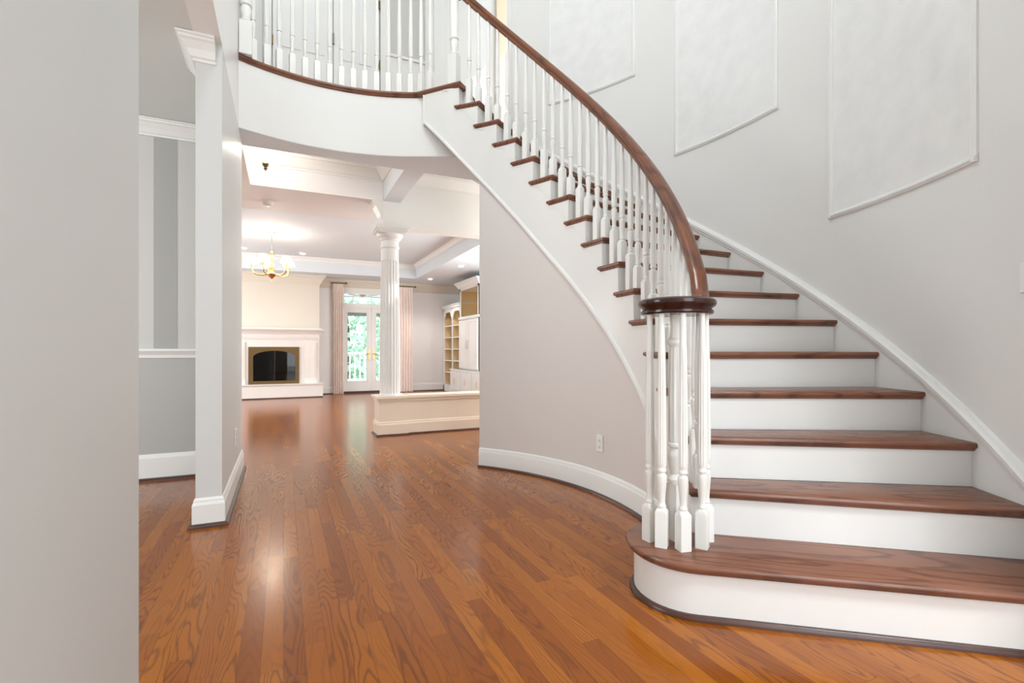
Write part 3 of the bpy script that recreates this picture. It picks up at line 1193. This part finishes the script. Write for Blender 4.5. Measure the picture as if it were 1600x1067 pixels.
S(MB().box(-.20, -.12, UV - .02, UV + .039, ZF, ZF + 2.1).box(1.066, 1.15, UV - .02, UV + .039, ZF, ZF + 2.1).box(-.2, 1.15, UV - .02, UV + .039, ZF + 2.03, ZF + 2.12).build('trim_19', M['trim']))
S(MB().box(1.15, 1.72, UV + .0, UV + .039, ZF + 1.28, ZF + 1.31).box(1.15, 1.72, UV + .025, UV + .039, ZF, ZF + 1.28).build('trim_20', M['trim']))
S(MB().box(1.72, 1.86, UV - .05, UV + .039, ZF, 6.3).box(1.62, 1.72, UV - .02, UV + .039, ZF, 6.3).build('trim_21', M['trim']))
S(MB().box(1.15, 1.62, UV + .03, UV + .0399, ZF + 1.31, 6.3).build('wall_upper_niche', M['stripe_light']))

S(MB().box(2.60, 3.4, UV - .0, UV + .039, ZF, 6.3).build('wall_upper_right', M['yellow']))
S(sweep([(1.0609, 5.925), (1.0609, 6.119)], crown_prof(.12, .2, ZS - .001), side=1).build('trim_25', M['trim']))
# ------------------------------------------------------------------ outlets and switch
def plate(name, loc, rz, label, cat, kind):
    r = empty(name, loc, rz)
    tag(r, label, cat)
    mb = MB()
    def sq(wx, wz, y): return [(-wx, y, -wz), (wx, y, -wz), (wx, y, wz), (-wx, y, wz)]
    mb.loft([sq(.036, .058, 0), sq(.036, .058, -.004), sq(.033, .055, -.007)])
    mb.build('cover_plate', M['plate'], r, local=True)
    if kind == 'outlet':
        for s_ in (-1, 1):
            q = MB()
            q.loft([[(.014 * cos(t * pi / 6), y, s_ * .021 + .014 * sin(t * pi / 6)) for t in range(12)] for y in (-.007, -.0095)])
            so = q.build('socket', M['plate'], r, local=True)
            MB().box(-.007, -.005, -.0102, -.009, s_ * .021 - .004, s_ * .021 + .005).box(.005, .007, -.0102, -.009, s_ * .021 - .004, s_ * .021 + .005).box(-.002, .002, -.0102, -.009, s_ * .021 - .010, s_ * .021 - .006).build('slot', M['dark'], so, local=True)
    else:
        q = MB().box(-.005, .005, -.018, -.006, -.002, .012)
        q.build('toggle', M['plate'], r, local=True)
        MB().box(-.008, .008, -.0078, -.0068, -.014, .014).build('toggle_slot', M['grey'], r, local=True)
    return r


a = atan2(2.841 - CY, 1.983 - CX)
plate('wall_outlet', (*PT(RWALL - .001, a), .354), a + pi / 2 + pi, 'white duplex outlet on the curved wall below the stairs', 'outlet', 'outlet')
plate('wall_outlet', (LW1 + .001, 4.10, .37), pi / 2, 'outlet seen edge on, on the narrow wall beside the dining room opening', 'outlet', 'outlet')
a = atan2(0.872 - CY, 2.60 - CX)
plate('light_switch', (*PT(RW - .001, a), 1.278), a - pi / 2, 'white light switch on the right wall above the stair skirting', 'switch', 'switch')

# ------------------------------------------------------------------ column on its pedestal
colm = empty('column', (1.155, 5.985, 0))
tag(colm, 'white fluted column standing on a panelled pedestal at the end of the half wall', 'column')
cx_, cy_ = 1.155, 5.985
ped = MB().box(cx_ - .155, cx_ + .165, cy_ - .155, cy_ + .155, 0, .40)
ped.build('pedestal', M['halfwall'], colm)
sweep([(cx_ - .155, cy_ + .155), (cx_ - .155, cy_ - .155), (cx_ + .165, cy_ - .155), (cx_ + .165, cy_ - .125)], BASE_PROF, side=-1).build('baseboard', M['halfwall'], colm)
sweep([(cx_ - .171, cy_ + .155), (cx_ - .171, cy_ - .171), (cx_ + .181, cy_ - .171), (cx_ + .181, cy_ - .14)], [(o * .6, z * .8) for o, z in SHOE_PROF], side=-1).build('shoe_moulding', M['shoe'], colm)
MB().box(cx_ - .165, cx_ + .175, cy_ - .165, cy_ + .165, .40, .43).box(cx_ - .19, cx_ + .19, cy_ - .19, cy_ + .19, .43, .458).build('pedestal_cap', M['halfwall'], colm)
nfl = 20
prof = []
Z_ = .458
base = [(.150, Z_), (.150, Z_ + .012), (.138, Z_ + .018)]
rings = []
def shaft_ring(r, z, depth):
    ring = []
    for k in range(nfl * 6):
        a = 2 * pi * k / (nfl * 6)
        ph = (k % 6) / 6
        d = depth * max(0, sin(pi * (ph - .08) / .84)) if .08 < ph < .92 else 0
        ring.append((cx_ + (r - d) * cos(a), cy_ + (r - d) * sin(a), z))
    return ring
for r, z, d in ((.122, Z_, 0), (.122, Z_ + .01, 0), (.120, Z_ + .015, .0), (.120, Z_ + .03, .012), (.119, 1.0, .012), (.112, 1.6, .012), (.104, 2.05, .011), (.103, 2.06, 0), (.101, 2.20, 0)):
    rings.append(shaft_ring(r, z, d))
MB().loft(rings).build('shaft', M['trim'], colm, smooth=25)
mb = MB()
mb.lathe([(.101, 2.20), (.112, 2.205), (.114, 2.218), (.104, 2.228), (.102, 2.235), (.104, 2.29), (.116, 2.298), (.120, 2.312), (.132, 2.322), (.150, 2.350), (.155, 2.362), (.155, 2.368)], 40, (cx_, cy_))
for w0, z0, z1 in ((.150, 2.368, 2.378), (.160, 2.378, 2.392), (.172, 2.392, 2.412), (.186, 2.412, 2.430), (.190, 2.430, 2.455)):
    mb.box(cx_ - w0, cx_ + w0, cy_ - w0, cy_ + w0, z0, z1)
mb.build('capital', M['trim'], colm, smooth=30)

# ------------------------------------------------------------------ fireplace
fp = empty('fireplace', (-.17, 11.3, 0))
tag(fp, 'white mantel fireplace with brass framed arched glass on the far wall', 'fireplace')
MB().box(-1.25, .755, 11.16, 11.399, 0, .275).build('hearth', M['brick'], fp)
MB().box(-1.25, .77, 11.13, 11.399, .275, .292).build('hearth_slab', M['brick'], fp)
sweep([(-1.25, 11.16), (.755, 11.16)], [(o * .5, z) for o, z in SHOE_PROF], side=-1).build('shoe_moulding', M['shoe'], fp)
MB().box(-1.02, -.646, 11.33, 11.399, .292, 1.22).box(.300, .69, 11.33, 11.399, .292, 1.22).box(-.646, .300, 11.33, 11.399, 1.055, 1.22).build('surround', M['brick'], fp)
for u in (.41, -.93):
    pl_ = MB().box(u, u + .22, 11.30, 11.33, .292, 1.15)
    for dx in (.03, .13):
        pl_.box(u + dx, u + dx + .06, 11.292, 11.30, .42, 1.05)
    pl_.box(u - .012, u + .232, 11.29, 11.33, .292, .38)
    pl_.build('pilaster', M['brick'], fp)
MB().box(-1.03, .695, 11.30, 11.399, 1.22, 1.255).box(-1.03, .695, 11.28, 11.399, 1.255, 1.31).build('frieze', M['brick'], fp)
sweep([(-1.04, 11.399), (-1.04, 11.28), (.70, 11.28), (.70, 11.399)], crown_prof(.10, .10, 1.41), side=-1).build('mantel_moulding', M['brick'], fp)
MB().box(-1.18, .735, 11.12, 11.399, 1.41, 1.445).build('mantel_shelf', M['brick'], fp)
# brass frame with an arched opening, glass doors, dark firebox
u0, u1, z0, z1 = -.646, .300, .292, 1.055
o0, o1, oz, osp, oap = -.56, .225, .357, .845, .975
outer, inner = [], []
N = 20
cxm, hw_ = (o0 + o1) / 2, (o1 - o0) / 2
inn = [(o0, oz)] + [(cxm - hw_ * cos(pi * k / N), osp + (oap - osp) * sin(pi * k / N)) for k in range(N + 1)] + [(o1, oz)]
mb = MB()
yA, yB = 11.300, 11.345
def strip(a, b):
    vs = [(p[0], y, p[1]) for y in (yA, yB) for p in (a + b)]
    n = len(a)
    for k in range(n - 1):
        q = [(a[k][0], yA, a[k][1]), (a[k + 1][0], yA, a[k + 1][1]), (b[k + 1][0], yA, b[k + 1][1]), (b[k][0], yA, b[k][1])]
        q2 = [(x, yB, z) for x, _, z in q]
        mb.add(q + q2, [(0, 1, 2, 3), (7, 6, 5, 4), (0, 4, 5, 1), (1, 5, 6, 2), (2, 6, 7, 3), (3, 7, 4, 0)])
out = [(u0, z0)] + [(u0 + (u1 - u0) * k / N, z1) for k in range(N + 1)] + [(u1, z0)]
strip(out, inn)
strip([(u0, z0), (u1, z0)], [(o0, oz), (o1, oz)])
mb.build('brass_frame', M['oldbrass'], fp)
MB().box(o0 - .02, cxm - .004, 11.338, 11.342, oz - .02, oap + .02).box(cxm + .004, o1 + .02, 11.338, 11.342, oz - .02, oap + .02).build('glass_door', M['fireglass'], fp)
MB().box(cxm - .007, cxm + .007, 11.330, 11.344, oz, oap).build('glass_stile', M['dark'], fp)
MB().box(u0 + .01, u1 - .01, 11.385, 11.3985, z0, z1).box(u0 + .0, u0 + .02, 11.346, 11.385, z0, z1).box(u1 - .02, u1, 11.346, 11.385, z0, z1).box(u0, u1, 11.346, 11.385, z0, z0 + .01).box(u0, u1, 11.346, 11.385, z1 - .01, z1).build('firebox', M['firebox'], fp)

# ------------------------------------------------------------------ french doors, transom, curtains
def french(n, u0, u1, hinge_left):
    mb = MB()
    zb, zt = .045, 1.962
    g0, g1, gz0, gz1 = u0 + .075, u1 - .095, .262, 1.862
    if not hinge_left:
        g0, g1 = u0 + .095, u1 - .075
    y0_, y1_ = 11.84, 11.885
    mb.box(u0, g0, y0_, y1_, zb, zt).box(g1, u1, y0_, y1_, zb, zt).box(g0, g1, y0_, y1_, zb, gz0).box(g0, g1, y0_, y1_, gz1, zt)
    o = S(mb.build('door_%d' % n, M['trim']))
    MB().box(g0 - .005, g1 + .005, 11.860, 11.864, gz0 - .005, gz1 + .005).build('pane', M['glass'], o)
    bd = MB()
    for a, b, c, d in ((g0, g0 + .012, gz0, gz1), (g1 - .012, g1, gz0, gz1), (g0, g1, gz0, gz0 + .012), (g0, g1, gz1 - .012, gz1)):
        bd.box(a, b, 11.832, 11.85, c, d)
    bd.build('glazing_bead', M['trim'], o)
    hu = u1 - .05 if hinge_left else u0 + .05
    hd = MB().box(hu - .022, hu + .022, 11.828, 11.84, .76, .99)
    hd.tube([(hu, 11.838, .90), (hu, 11.79, .90), (hu + (-.08 if hinge_left else .08), 11.785, .895)], .009)
    hd.build('lever_handle', M['brass'], o)
    return o


french(1, 1.242, 1.855, True)
french(2, 1.862, 2.475, False)
fr = MB().box(1.205, 1.242, 11.815, 11.9, .0, 2.33).box(2.475, 2.51, 11.815, 11.9, .0, 2.33).box(1.205, 2.51, 11.815, 11.9, 1.962, 2.055).box(1.205, 2.51, 11.815, 11.9, 2.28, 2.345)
S(fr.build('trim_22', M['trim']))
S(MB().box(1.1, 1.215, 11.80, 11.819, 0, 2.345).box(2.5, 2.6, 11.80, 11.819, 0, 2.345).box(1.1, 2.6, 11.80, 11.819, 2.345, 2.44).build('trim_23', M['trim']))
S(MB().box(1.242, 2.475, 11.80, 11.93, .0, .044).build('trim_24', M['shoe']))
win = MB()
for u in (1.242, 1.44, 1.855, 2.27, 2.465):
    win.box(u, u + .014, 11.84, 11.88, 2.055, 2.28)
w1 = S(win.build('window_1', M['trim']))
MB().box(1.242, 2.475, 11.858, 11.862, 2.055, 2.28).build('pane', M['glass'], w1)


def curtain(u0, u1, label):
    r = empty('curtain', ((u0 + u1) / 2, 11.70, 0))
    tag(r, label, 'curtain')
    nf = 5
    N = nf * 10
    rows = [(.006, 1.0, 0), (.4, .97, 0), (1.2, .93, 0), (2.0, .98, 0), (2.40, 1.0, 0), (2.478, 1.0, 0)]
    front, back = [], []
    mb = MB()
    rings = []
    for z, sc, _ in rows:
        ring = []
        for off in (0, .006):
            rr_ = []
            for k in range(N + 1):
                s_ = k / N
                u = (u0 + u1) / 2 + (s_ - .5) * (u1 - u0) * sc
                y = 11.70 + 0.034 * sin(2 * pi * nf * s_ + .6 * sin(z * 1.3 + k * .07)) * (1.0 if z < 2.3 else .6) + off
                rr_.append((u, y, z))
            ring += rr_ if off == 0 else rr_[::-1]
        rings.append(ring)
    mb.loft(rings)
    mb.build('fabric', M['curtain'], r, smooth=60)
    rod = MB().tube([(u0 - .05, 11.70, 2.492), (u1 + .05, 11.70, 2.492)], .010)
    rod.lathe([(.004, 2.47), (.02, 2.48), (.02, 2.504), (.004, 2.514)], 10, (u1 + .06, 11.70))
    rod.build('curtain_rod', M['oldbrass'], r)
    MB().box(u0 - .02, u0 - .005, 11.70, 11.80, 2.484, 2.50).build('bracket', M['oldbrass'], r)
    MB().box(u1 + .0, u1 + .015, 11.70, 11.80, 2.484, 2.50).build('bracket', M['oldbrass'], r)
    return r


curtain(1.0, 1.225, 'pink striped curtain hanging left of the french doors beside the fireplace')
curtain(2.48, 2.80, 'pink striped curtain hanging right of the french doors, behind the column')

# ------------------------------------------------------------------ built-ins on the right wall of the living room
def niche_box(mb, uf, ub, v0, v1, z0, z1, t=.02):
    mb.box(uf, ub, v0, v0 + t, z0, z1).box(uf, ub, v1 - t, v1, z0, z1)

bc = empty('bookcase', (3.58, 11.1, 0))
tag(bc, 'white built-in bookcase with two bays of empty shelves in the far corner', 'bookcase')
uf, ub = 3.58, 4.045
mb = MB()
for v in (10.43, 11.07, 11.72):
    mb.box(uf, ub, v, v + .055, 0, 1.98)
mb.box(uf, ub, 10.43, 11.775, 0, .14).box(uf, ub, 10.43, 11.775, 1.94, 1.98)
mb.build('case', M['trim'], bc)
MB().box(ub - .01, ub, 10.485, 11.72, .14, 1.94).build('back_panel', M['shelfback'], bc)
shp = None
for (v0, v1) in ((10.485, 11.07), (11.125, 11.72)):
    for z in (.44, .725, 1.0, 1.275, 1.55):
        MB().box(uf + .012, ub - .01, v0, v1, z, z + .022).build('shelf', M['trim'], bc)
    MB().box(uf + .02, ub - .011, v1 - .004, v1 - .0005, .165, 1.935).build('side_lining', M['shelfback'], bc)
    MB().box(uf + .02, ub - .011, v0 + .0005, v0 + .004, .165, 1.935).build('side_lining', M['shelfback'], bc)
    # scalloped head
    am = MB()
    N = 14
    top = [(v0 + (v1 - v0) * k / N, 1.94) for k in range(N + 1)]
    bot = []
    for k in range(N + 1):
        s_ = k / N
        d = .17 * (max(0, 1 - min(s_, 1 - s_) / .22)) ** .8 + .05
        bot.append((top[k][0], 1.94 - d))
    for k in range(N):
        q = [(uf, *top[k]), (uf, *top[k + 1]), (uf, *bot[k + 1]), (uf, *bot[k])]
        q2 = [(uf + .018, a, b) for _, a, b in q]
        am.add(q + q2, [(0, 1, 2, 3), (7, 6, 5, 4), (0, 4, 5, 1), (1, 5, 6, 2), (2, 6, 7, 3), (3, 7, 4, 0)])
    am.build('scalloped_head', M['trim'], bc)
sweep([(ub, 10.43), (uf, 10.43), (uf, 11.775)], crown_prof(.055, .08, 2.05), side=1).build('crown', M['trim'], bc)

tc_ = empty('tall_cabinet', (3.53, 9.82, .56))
tag(tc_, 'tall white cabinet with panelled double doors and an open niche above', 'cabinet')
v0, v1 = 9.2, 10.42
uf = 3.53
mb = MB().box(uf, 4.045, v0, v0 + .03, .566, 2.36).box(uf, 4.045, v1 - .03, v1, .566, 2.36).box(uf, 4.045, v0, v1, 1.64, 1.71).box(uf, 4.045, v0, v1, 2.28, 2.36)
mb.box(uf, uf + .02, v0, v0 + .09, .566, 2.36).box(uf, uf + .02, v1 - .09, v1, .566, 2.36)
mb.box(uf + .03, 4.045, v0 + .03, v1 - .03, .566, .60)
mb.build('case', M['trim'], tc_)
MB().box(4.02, 4.044, v0 + .03, v1 - .03, 1.71, 2.28).build('niche_back', M['shelfback'], tc_)
MB().box(uf + .021, 4.019, v1 - .034, v1 - .0305, 1.711, 2.279).build('side_lining', M['shelfback'], tc_)
MB().box(uf + .021, 4.019, v0 + .0305, v0 + .034, 1.711, 2.279).build('side_lining', M['shelfback'], tc_)
sweep([(4.045, v0), (uf, v0), (uf, v1), (4.0, v1)], crown_prof(.10, .13, 2.45), side=1).build('crown', M['trim'], tc_)
MB().box(uf - .02, uf + .02, v0 - .01, v1 + .01, 1.655, 1.70).build('niche_ledge', M['trim'], tc_)
def cab_door(parent, uf, v0, v1, z0, z1, hv, hz0, hz1, mat, tassel=False):
    mb = MB().box(uf - .022, uf - .001, v0, v1, z0, z1)
    m = .065
    mb.box(uf - .027, uf - .022, v0, v0 + m, z0, z1).box(uf - .027, uf - .022, v1 - m, v1, z0, z1).box(uf - .027, uf - .022, v0 + m, v1 - m, z0, z0 + m).box(uf - .027, uf - .022, v0 + m, v1 - m, z1 - m, z1)
    mb.box(uf - .027, uf - .022, v0 + m + .03, v1 - m - .03, z0 + m + .03, z1 - m - .03)
    d = mb.build('door', M['trim'], parent)
    MB().tube([(uf - .027, hv, hz0), (uf - .05, hv, hz0 + .006), (uf - .05, hv, hz1 - .006), (uf - .027, hv, hz1)], .006, 6).build('handle', mat, d)
    return d
vm = (v0 + v1) / 2
cab_door(tc_, uf, v0 + .05, vm - .004, .60, 1.63, vm - .05, 1.02, 1.18, M['steel'])
cab_door(tc_, uf, vm + .004, v1 - .05, .60, 1.63, vm + .05, 1.02, 1.18, M['steel'])
bcab = empty('base_cabinet', (3.5, 9.7, 0))
tag(bcab, 'low white base cabinet with panelled doors below the tall cabinet', 'cabinet')
MB().box(3.50, 4.045, 8.3, 10.42, 0, .535).box(3.50, 3.575, 10.42, 10.95, 0, .535).build('case', M['trim'], bcab)
MB().box(3.475, 4.045, 8.3, 10.42, .535, .562).box(3.475, 3.575, 10.42, 10.96, .535, .562).build('countertop', M['trim'], bcab)
for a, b in ((10.22, 10.9), (9.52, 10.19), (8.83, 9.49)):
    cab_door(bcab, 3.50, a, b, .09, .50, (a + b) / 2, .24, .36, M['brass'])

# ------------------------------------------------------------------ lights that can be seen
# chandelier
CHX, CHY = -.17, 8.77
ch = empty('chandelier', (CHX, CHY, ZTRAY))
tag(ch, 'brass chandelier with five lit white shades hanging in the living room', 'chandelier')
def P3(r, a, z): return (CHX + r * cos(a), CHY + r * sin(a), z)
MB().lathe([(.005, ZTRAY - .001), (.062, ZTRAY - .001), (.060, ZTRAY - .012), (.03, ZTRAY - .03), (.008, ZTRAY - .04)], 20, (CHX, CHY)).build('canopy', M['steel'], ch, smooth=40)
ZC = 2.215
MB().tube([(CHX, CHY, ZTRAY - .03), (CHX, CHY, 2.56)], .008).tube([(CHX, CHY, 2.56), (CHX, CHY, ZC)], .012).build('rod', M['steel'], ch)
MB().lathe([(.004, 2.085), (.008, 2.095), (.006, 2.13), (.02, 2.14), (.045, 2.165), (.075, 2.19), (.085, 2.205), (.05, 2.22), (.03, 2.25), (.04, 2.29), (.03, 2.34), (.016, 2.38), (.016, 2.48), (.035, 2.50), (.04, 2.52), (.02, 2.55), (.008, 2.57)], 20, (CHX, CHY)).build('body', M['brass'], ch, smooth=50)
aoff = radians(-90 - 24.8 + 0)
for k in range(5):
    a = aoff + 2 * pi * k / 5
    pts_ = [P3(.05, a, 2.205), P3(.12, a, 2.185), P3(.20, a, 2.185), P3(.255, a, 2.215), P3(.28, a, 2.265), P3(.285, a, 2.32)]
    arm = MB().tube(pts_, .011)
    arm.lathe([(.01, 2.318), (.028, 2.325), (.024, 2.34), (.013, 2.345), (.012, 2.40)], 12, P3(.285, a, 0)[:2])
    arm.build('arm', M['brass'], ch, smooth=50)
    shd = MB()
    c0 = P3(.285, a, 0)[:2]
    shd.lathe([(.095, 2.37), (.048, 2.475), (.046, 2.475), (.093, 2.37)], 20, c0)
    shd.build('lamp_shade', M['shade'], ch, smooth=40)
point('chandelier_light', (CHX, CHY, 2.42), 14, WARM, .22)
point('chandelier_uplight', (CHX, CHY, 2.66), 5, WARM, .1)

# hall ceiling light
HX, HY = -.155, 5.25
hl = empty('hall_ceiling_light', (HX, HY, 3.115))
tag(hl, 'bright brass and glass ceiling light hanging below the balcony', 'ceiling light')
MB().lathe([(.01, 3.115), (.07, 3.115), (.06, 3.095), (.015, 3.085), (.010, 2.99)], 20, (HX, HY)).build('canopy', M['brass'], hl, smooth=40)
MB().lathe([(.004, 2.70), (.010, 2.712), (.018, 2.722), (.012, 2.735), (.026, 2.748), (.030, 2.765), (.016, 2.78), (.010, 2.80)], 16, (HX, HY)).build('finial', M['oldbrass'], hl, smooth=40)
bowl = []
for r, z in ((.012, 2.80), (.06, 2.81), (.105, 2.84), (.125, 2.885), (.13, 2.91)):
    bowl.append([(HX + r * (1 + .05 * cos(12 * 2 * pi * k / 48)) * cos(2 * pi * k / 48), HY + r * (1 + .05 * cos(12 * 2 * pi * k / 48)) * sin(2 * pi * k / 48), z) for k in range(48)])
MB().loft(bowl, cap=False).build('glass_bowl', M['bowl'], hl, smooth=50)
point('hall_lamp', (HX, HY, 2.90), 15, (1.0, 0.95, 0.90), .05)

# smoke detector
sd = empty('smoke_detector', (-.172, 6.52, ZS))
tag(sd, 'round white smoke detector on the ceiling beam above the chandelier', 'smoke detector')
MB().lathe([(.01, 0), (.072, 0), (.072, -.012), (.06, -.018)], 24).build('base', M['plate'], sd, smooth=30, local=True)
MB().lathe([(.058, -.016), (.055, -.038), (.03, -.052), (.005, -.054)], 24).build('cover', M['plate'], sd, smooth=30, local=True)

# recessed lights
for k, (u, v, z, lab) in enumerate(((-.66, 10.35, ZTRAY, 'recessed ceiling light left of the chandelier, at the edge of the tray'), (.34, 10.45, ZTRAY, 'recessed ceiling light right of the chandelier, at the edge of the tray'),
                                    (3.03, 8.86, ZL, 'bright recessed ceiling light above the tall cabinet'), (2.96, 10.74, ZL, 'recessed ceiling light near the far corner by the curtain'))):
    r = empty('recessed_light', (u, v, z))
    tag(r, lab, 'ceiling light', 'recessed ceiling lights in the living room')
    MB().lathe([(.05, -.001), (.082, -.001), (.080, -.008), (.052, -.014)], 20).build('trim_ring', M['plate'], r, smooth=30, local=True)
    MB().lathe([(.0, -.006), (.048, -.006), (.046, -.022), (.0, -.03)], 16).build('lamp', M['spotbulb'], r, smooth=30, local=True)
    spot('recessed_lamp' if k < 2 else 'recessed_lamp_right', (u, v, z - .05), (8, 8, 24, 48)[k], (1.0, .95, .90))

# ------------------------------------------------------------------ outside the french doors
S(MB().box(-2, 6, 11.98, 15.2, -.12, -.02).build('floor_deck', M['deck']))
dr = empty('deck_railing', (1.9, 14.9, -.02))
tag(dr, 'white deck railing seen through the glass of the french door', 'railing')
MB().box(0, 5, 14.86, 14.98, .86, .93).build('top_rail', M['deck'], dr)
MB().box(0, .1, 14.87, 14.97, -.02, .98).build('post', M['deck'], dr)
MB().box(4.9, 5, 14.87, 14.97, -.02, .98).build('post', M['deck'], dr)
MB().box(0, 5, 14.89, 14.95, .08, .16).build('bottom_rail', M['deck'], dr)
for k in range(22):
    u = .6 + k * .14
    MB().box(u, u + .045, 14.90, 14.94, .16, .86).build('picket', M['deck'], dr)
S(MB().box(-2, 6, 15.3, 40, -1.6, -1.5).build('floor_lawn', M['lawn']))
sh = MB().box(1.25, 2.5, 11.972, 12.0, 1.80, 1.95)
sh.tube([(1.25, 11.99, 1.80), (2.5, 11.99, 1.80)], .02)
tag(sh.build('porch_roller_shade', M['blind']), 'rolled grey shade hung outside at the head of the french doors', 'blind')
def tree(name, u, v, h, r, label, mat, seed):
    rnd = random.Random(seed)
    t = empty(name, (u, v, -1.5))
    tag(t, label, 'tree', 'trees beyond the deck')
    mb = MB()
    mb.tube([(u, v, -1.5), (u + .1, v, h * .4 - 1.5), (u, v + .1, h * .8 - 1.5)], [.18, .13, .05], 8)
    mb.build('trunk', M['bark'], t, smooth=True)
    fo = MB()
    for k in range(2600):
        a = rnd.uniform(0, 2 * pi); b = math.acos(rnd.uniform(-1, 1)); rr_ = r * rnd.uniform(.45, 1) ** .6
        p = Vector((u + rr_ * sin(b) * cos(a), v + rr_ * sin(b) * sin(a), h * .62 - 1.5 + rr_ * 1.15 * cos(b)))
        d1 = Vector((rnd.uniform(-1, 1), rnd.uniform(-1, 1), rnd.uniform(-1, 1))).normalized()
        d2 = d1.orthogonal().normalized()
        s_ = rnd.uniform(.10, .24)
        fo.add([p - d1 * s_, p + d2 * s_ * .5, p + d1 * s_, p - d2 * s_ * .5], [(0, 1, 2, 3)])
    fo.build('foliage', mat, t)
tree('leafy_tree', 2.3, 21.0, 5.5, 2.4, 'dense green tree beyond the deck behind the left door glass', M['leaf'], 3)
tree('leafy_tree', 6.8, 27.5, 6.0, 2.8, 'pale green tree beyond the deck behind the right door glass', M['leaf2'], 8)

# porch ceiling fan seen through the transom
FX, FY = 1.82, 13.0
fan = empty('ceiling_fan', (FX, FY, 2.46))
tag(fan, 'porch ceiling fan with a white bowl light seen through the transom', 'ceiling fan')
MB().lathe([(.02, 2.46), (.05, 2.46), (.04, 2.44), (.012, 2.43), (.012, 2.40)], 14, (FX, FY)).build('mount', M['grey'], fan, smooth=40)
MB().lathe([(.02, 2.40), (.09, 2.39), (.10, 2.34), (.08, 2.30), (.03, 2.29)], 18, (FX, FY)).build('motor', M['grey'], fan, smooth=40)
for k in range(5):
    a = 2 * pi * k / 5 + .2
    e = Vector((cos(a), sin(a))); n = Vector((-sin(a), cos(a)))
    c = Vector((FX, FY))
    A, B = c + e * .08, c + e * .50
    q = [A - n * .03, B - n * .065, B + e * .03, B + n * .065, A + n * .03]
    MB().prism([tuple(p) for p in q], 2.345, 2.355).build('blade', M['grey'], fan)
MB().lathe([(.0, 2.185), (.05, 2.19), (.09, 2.215), (.11, 2.25), (.11, 2.28), (.0, 2.285)], 18, (FX, FY)).build('bowl_light', M['bulb'], fan, smooth=40)
S(MB().box(-2, 6, 11.98, 15.4, 2.46, 2.56).build('ceiling_porch', M['deck']))
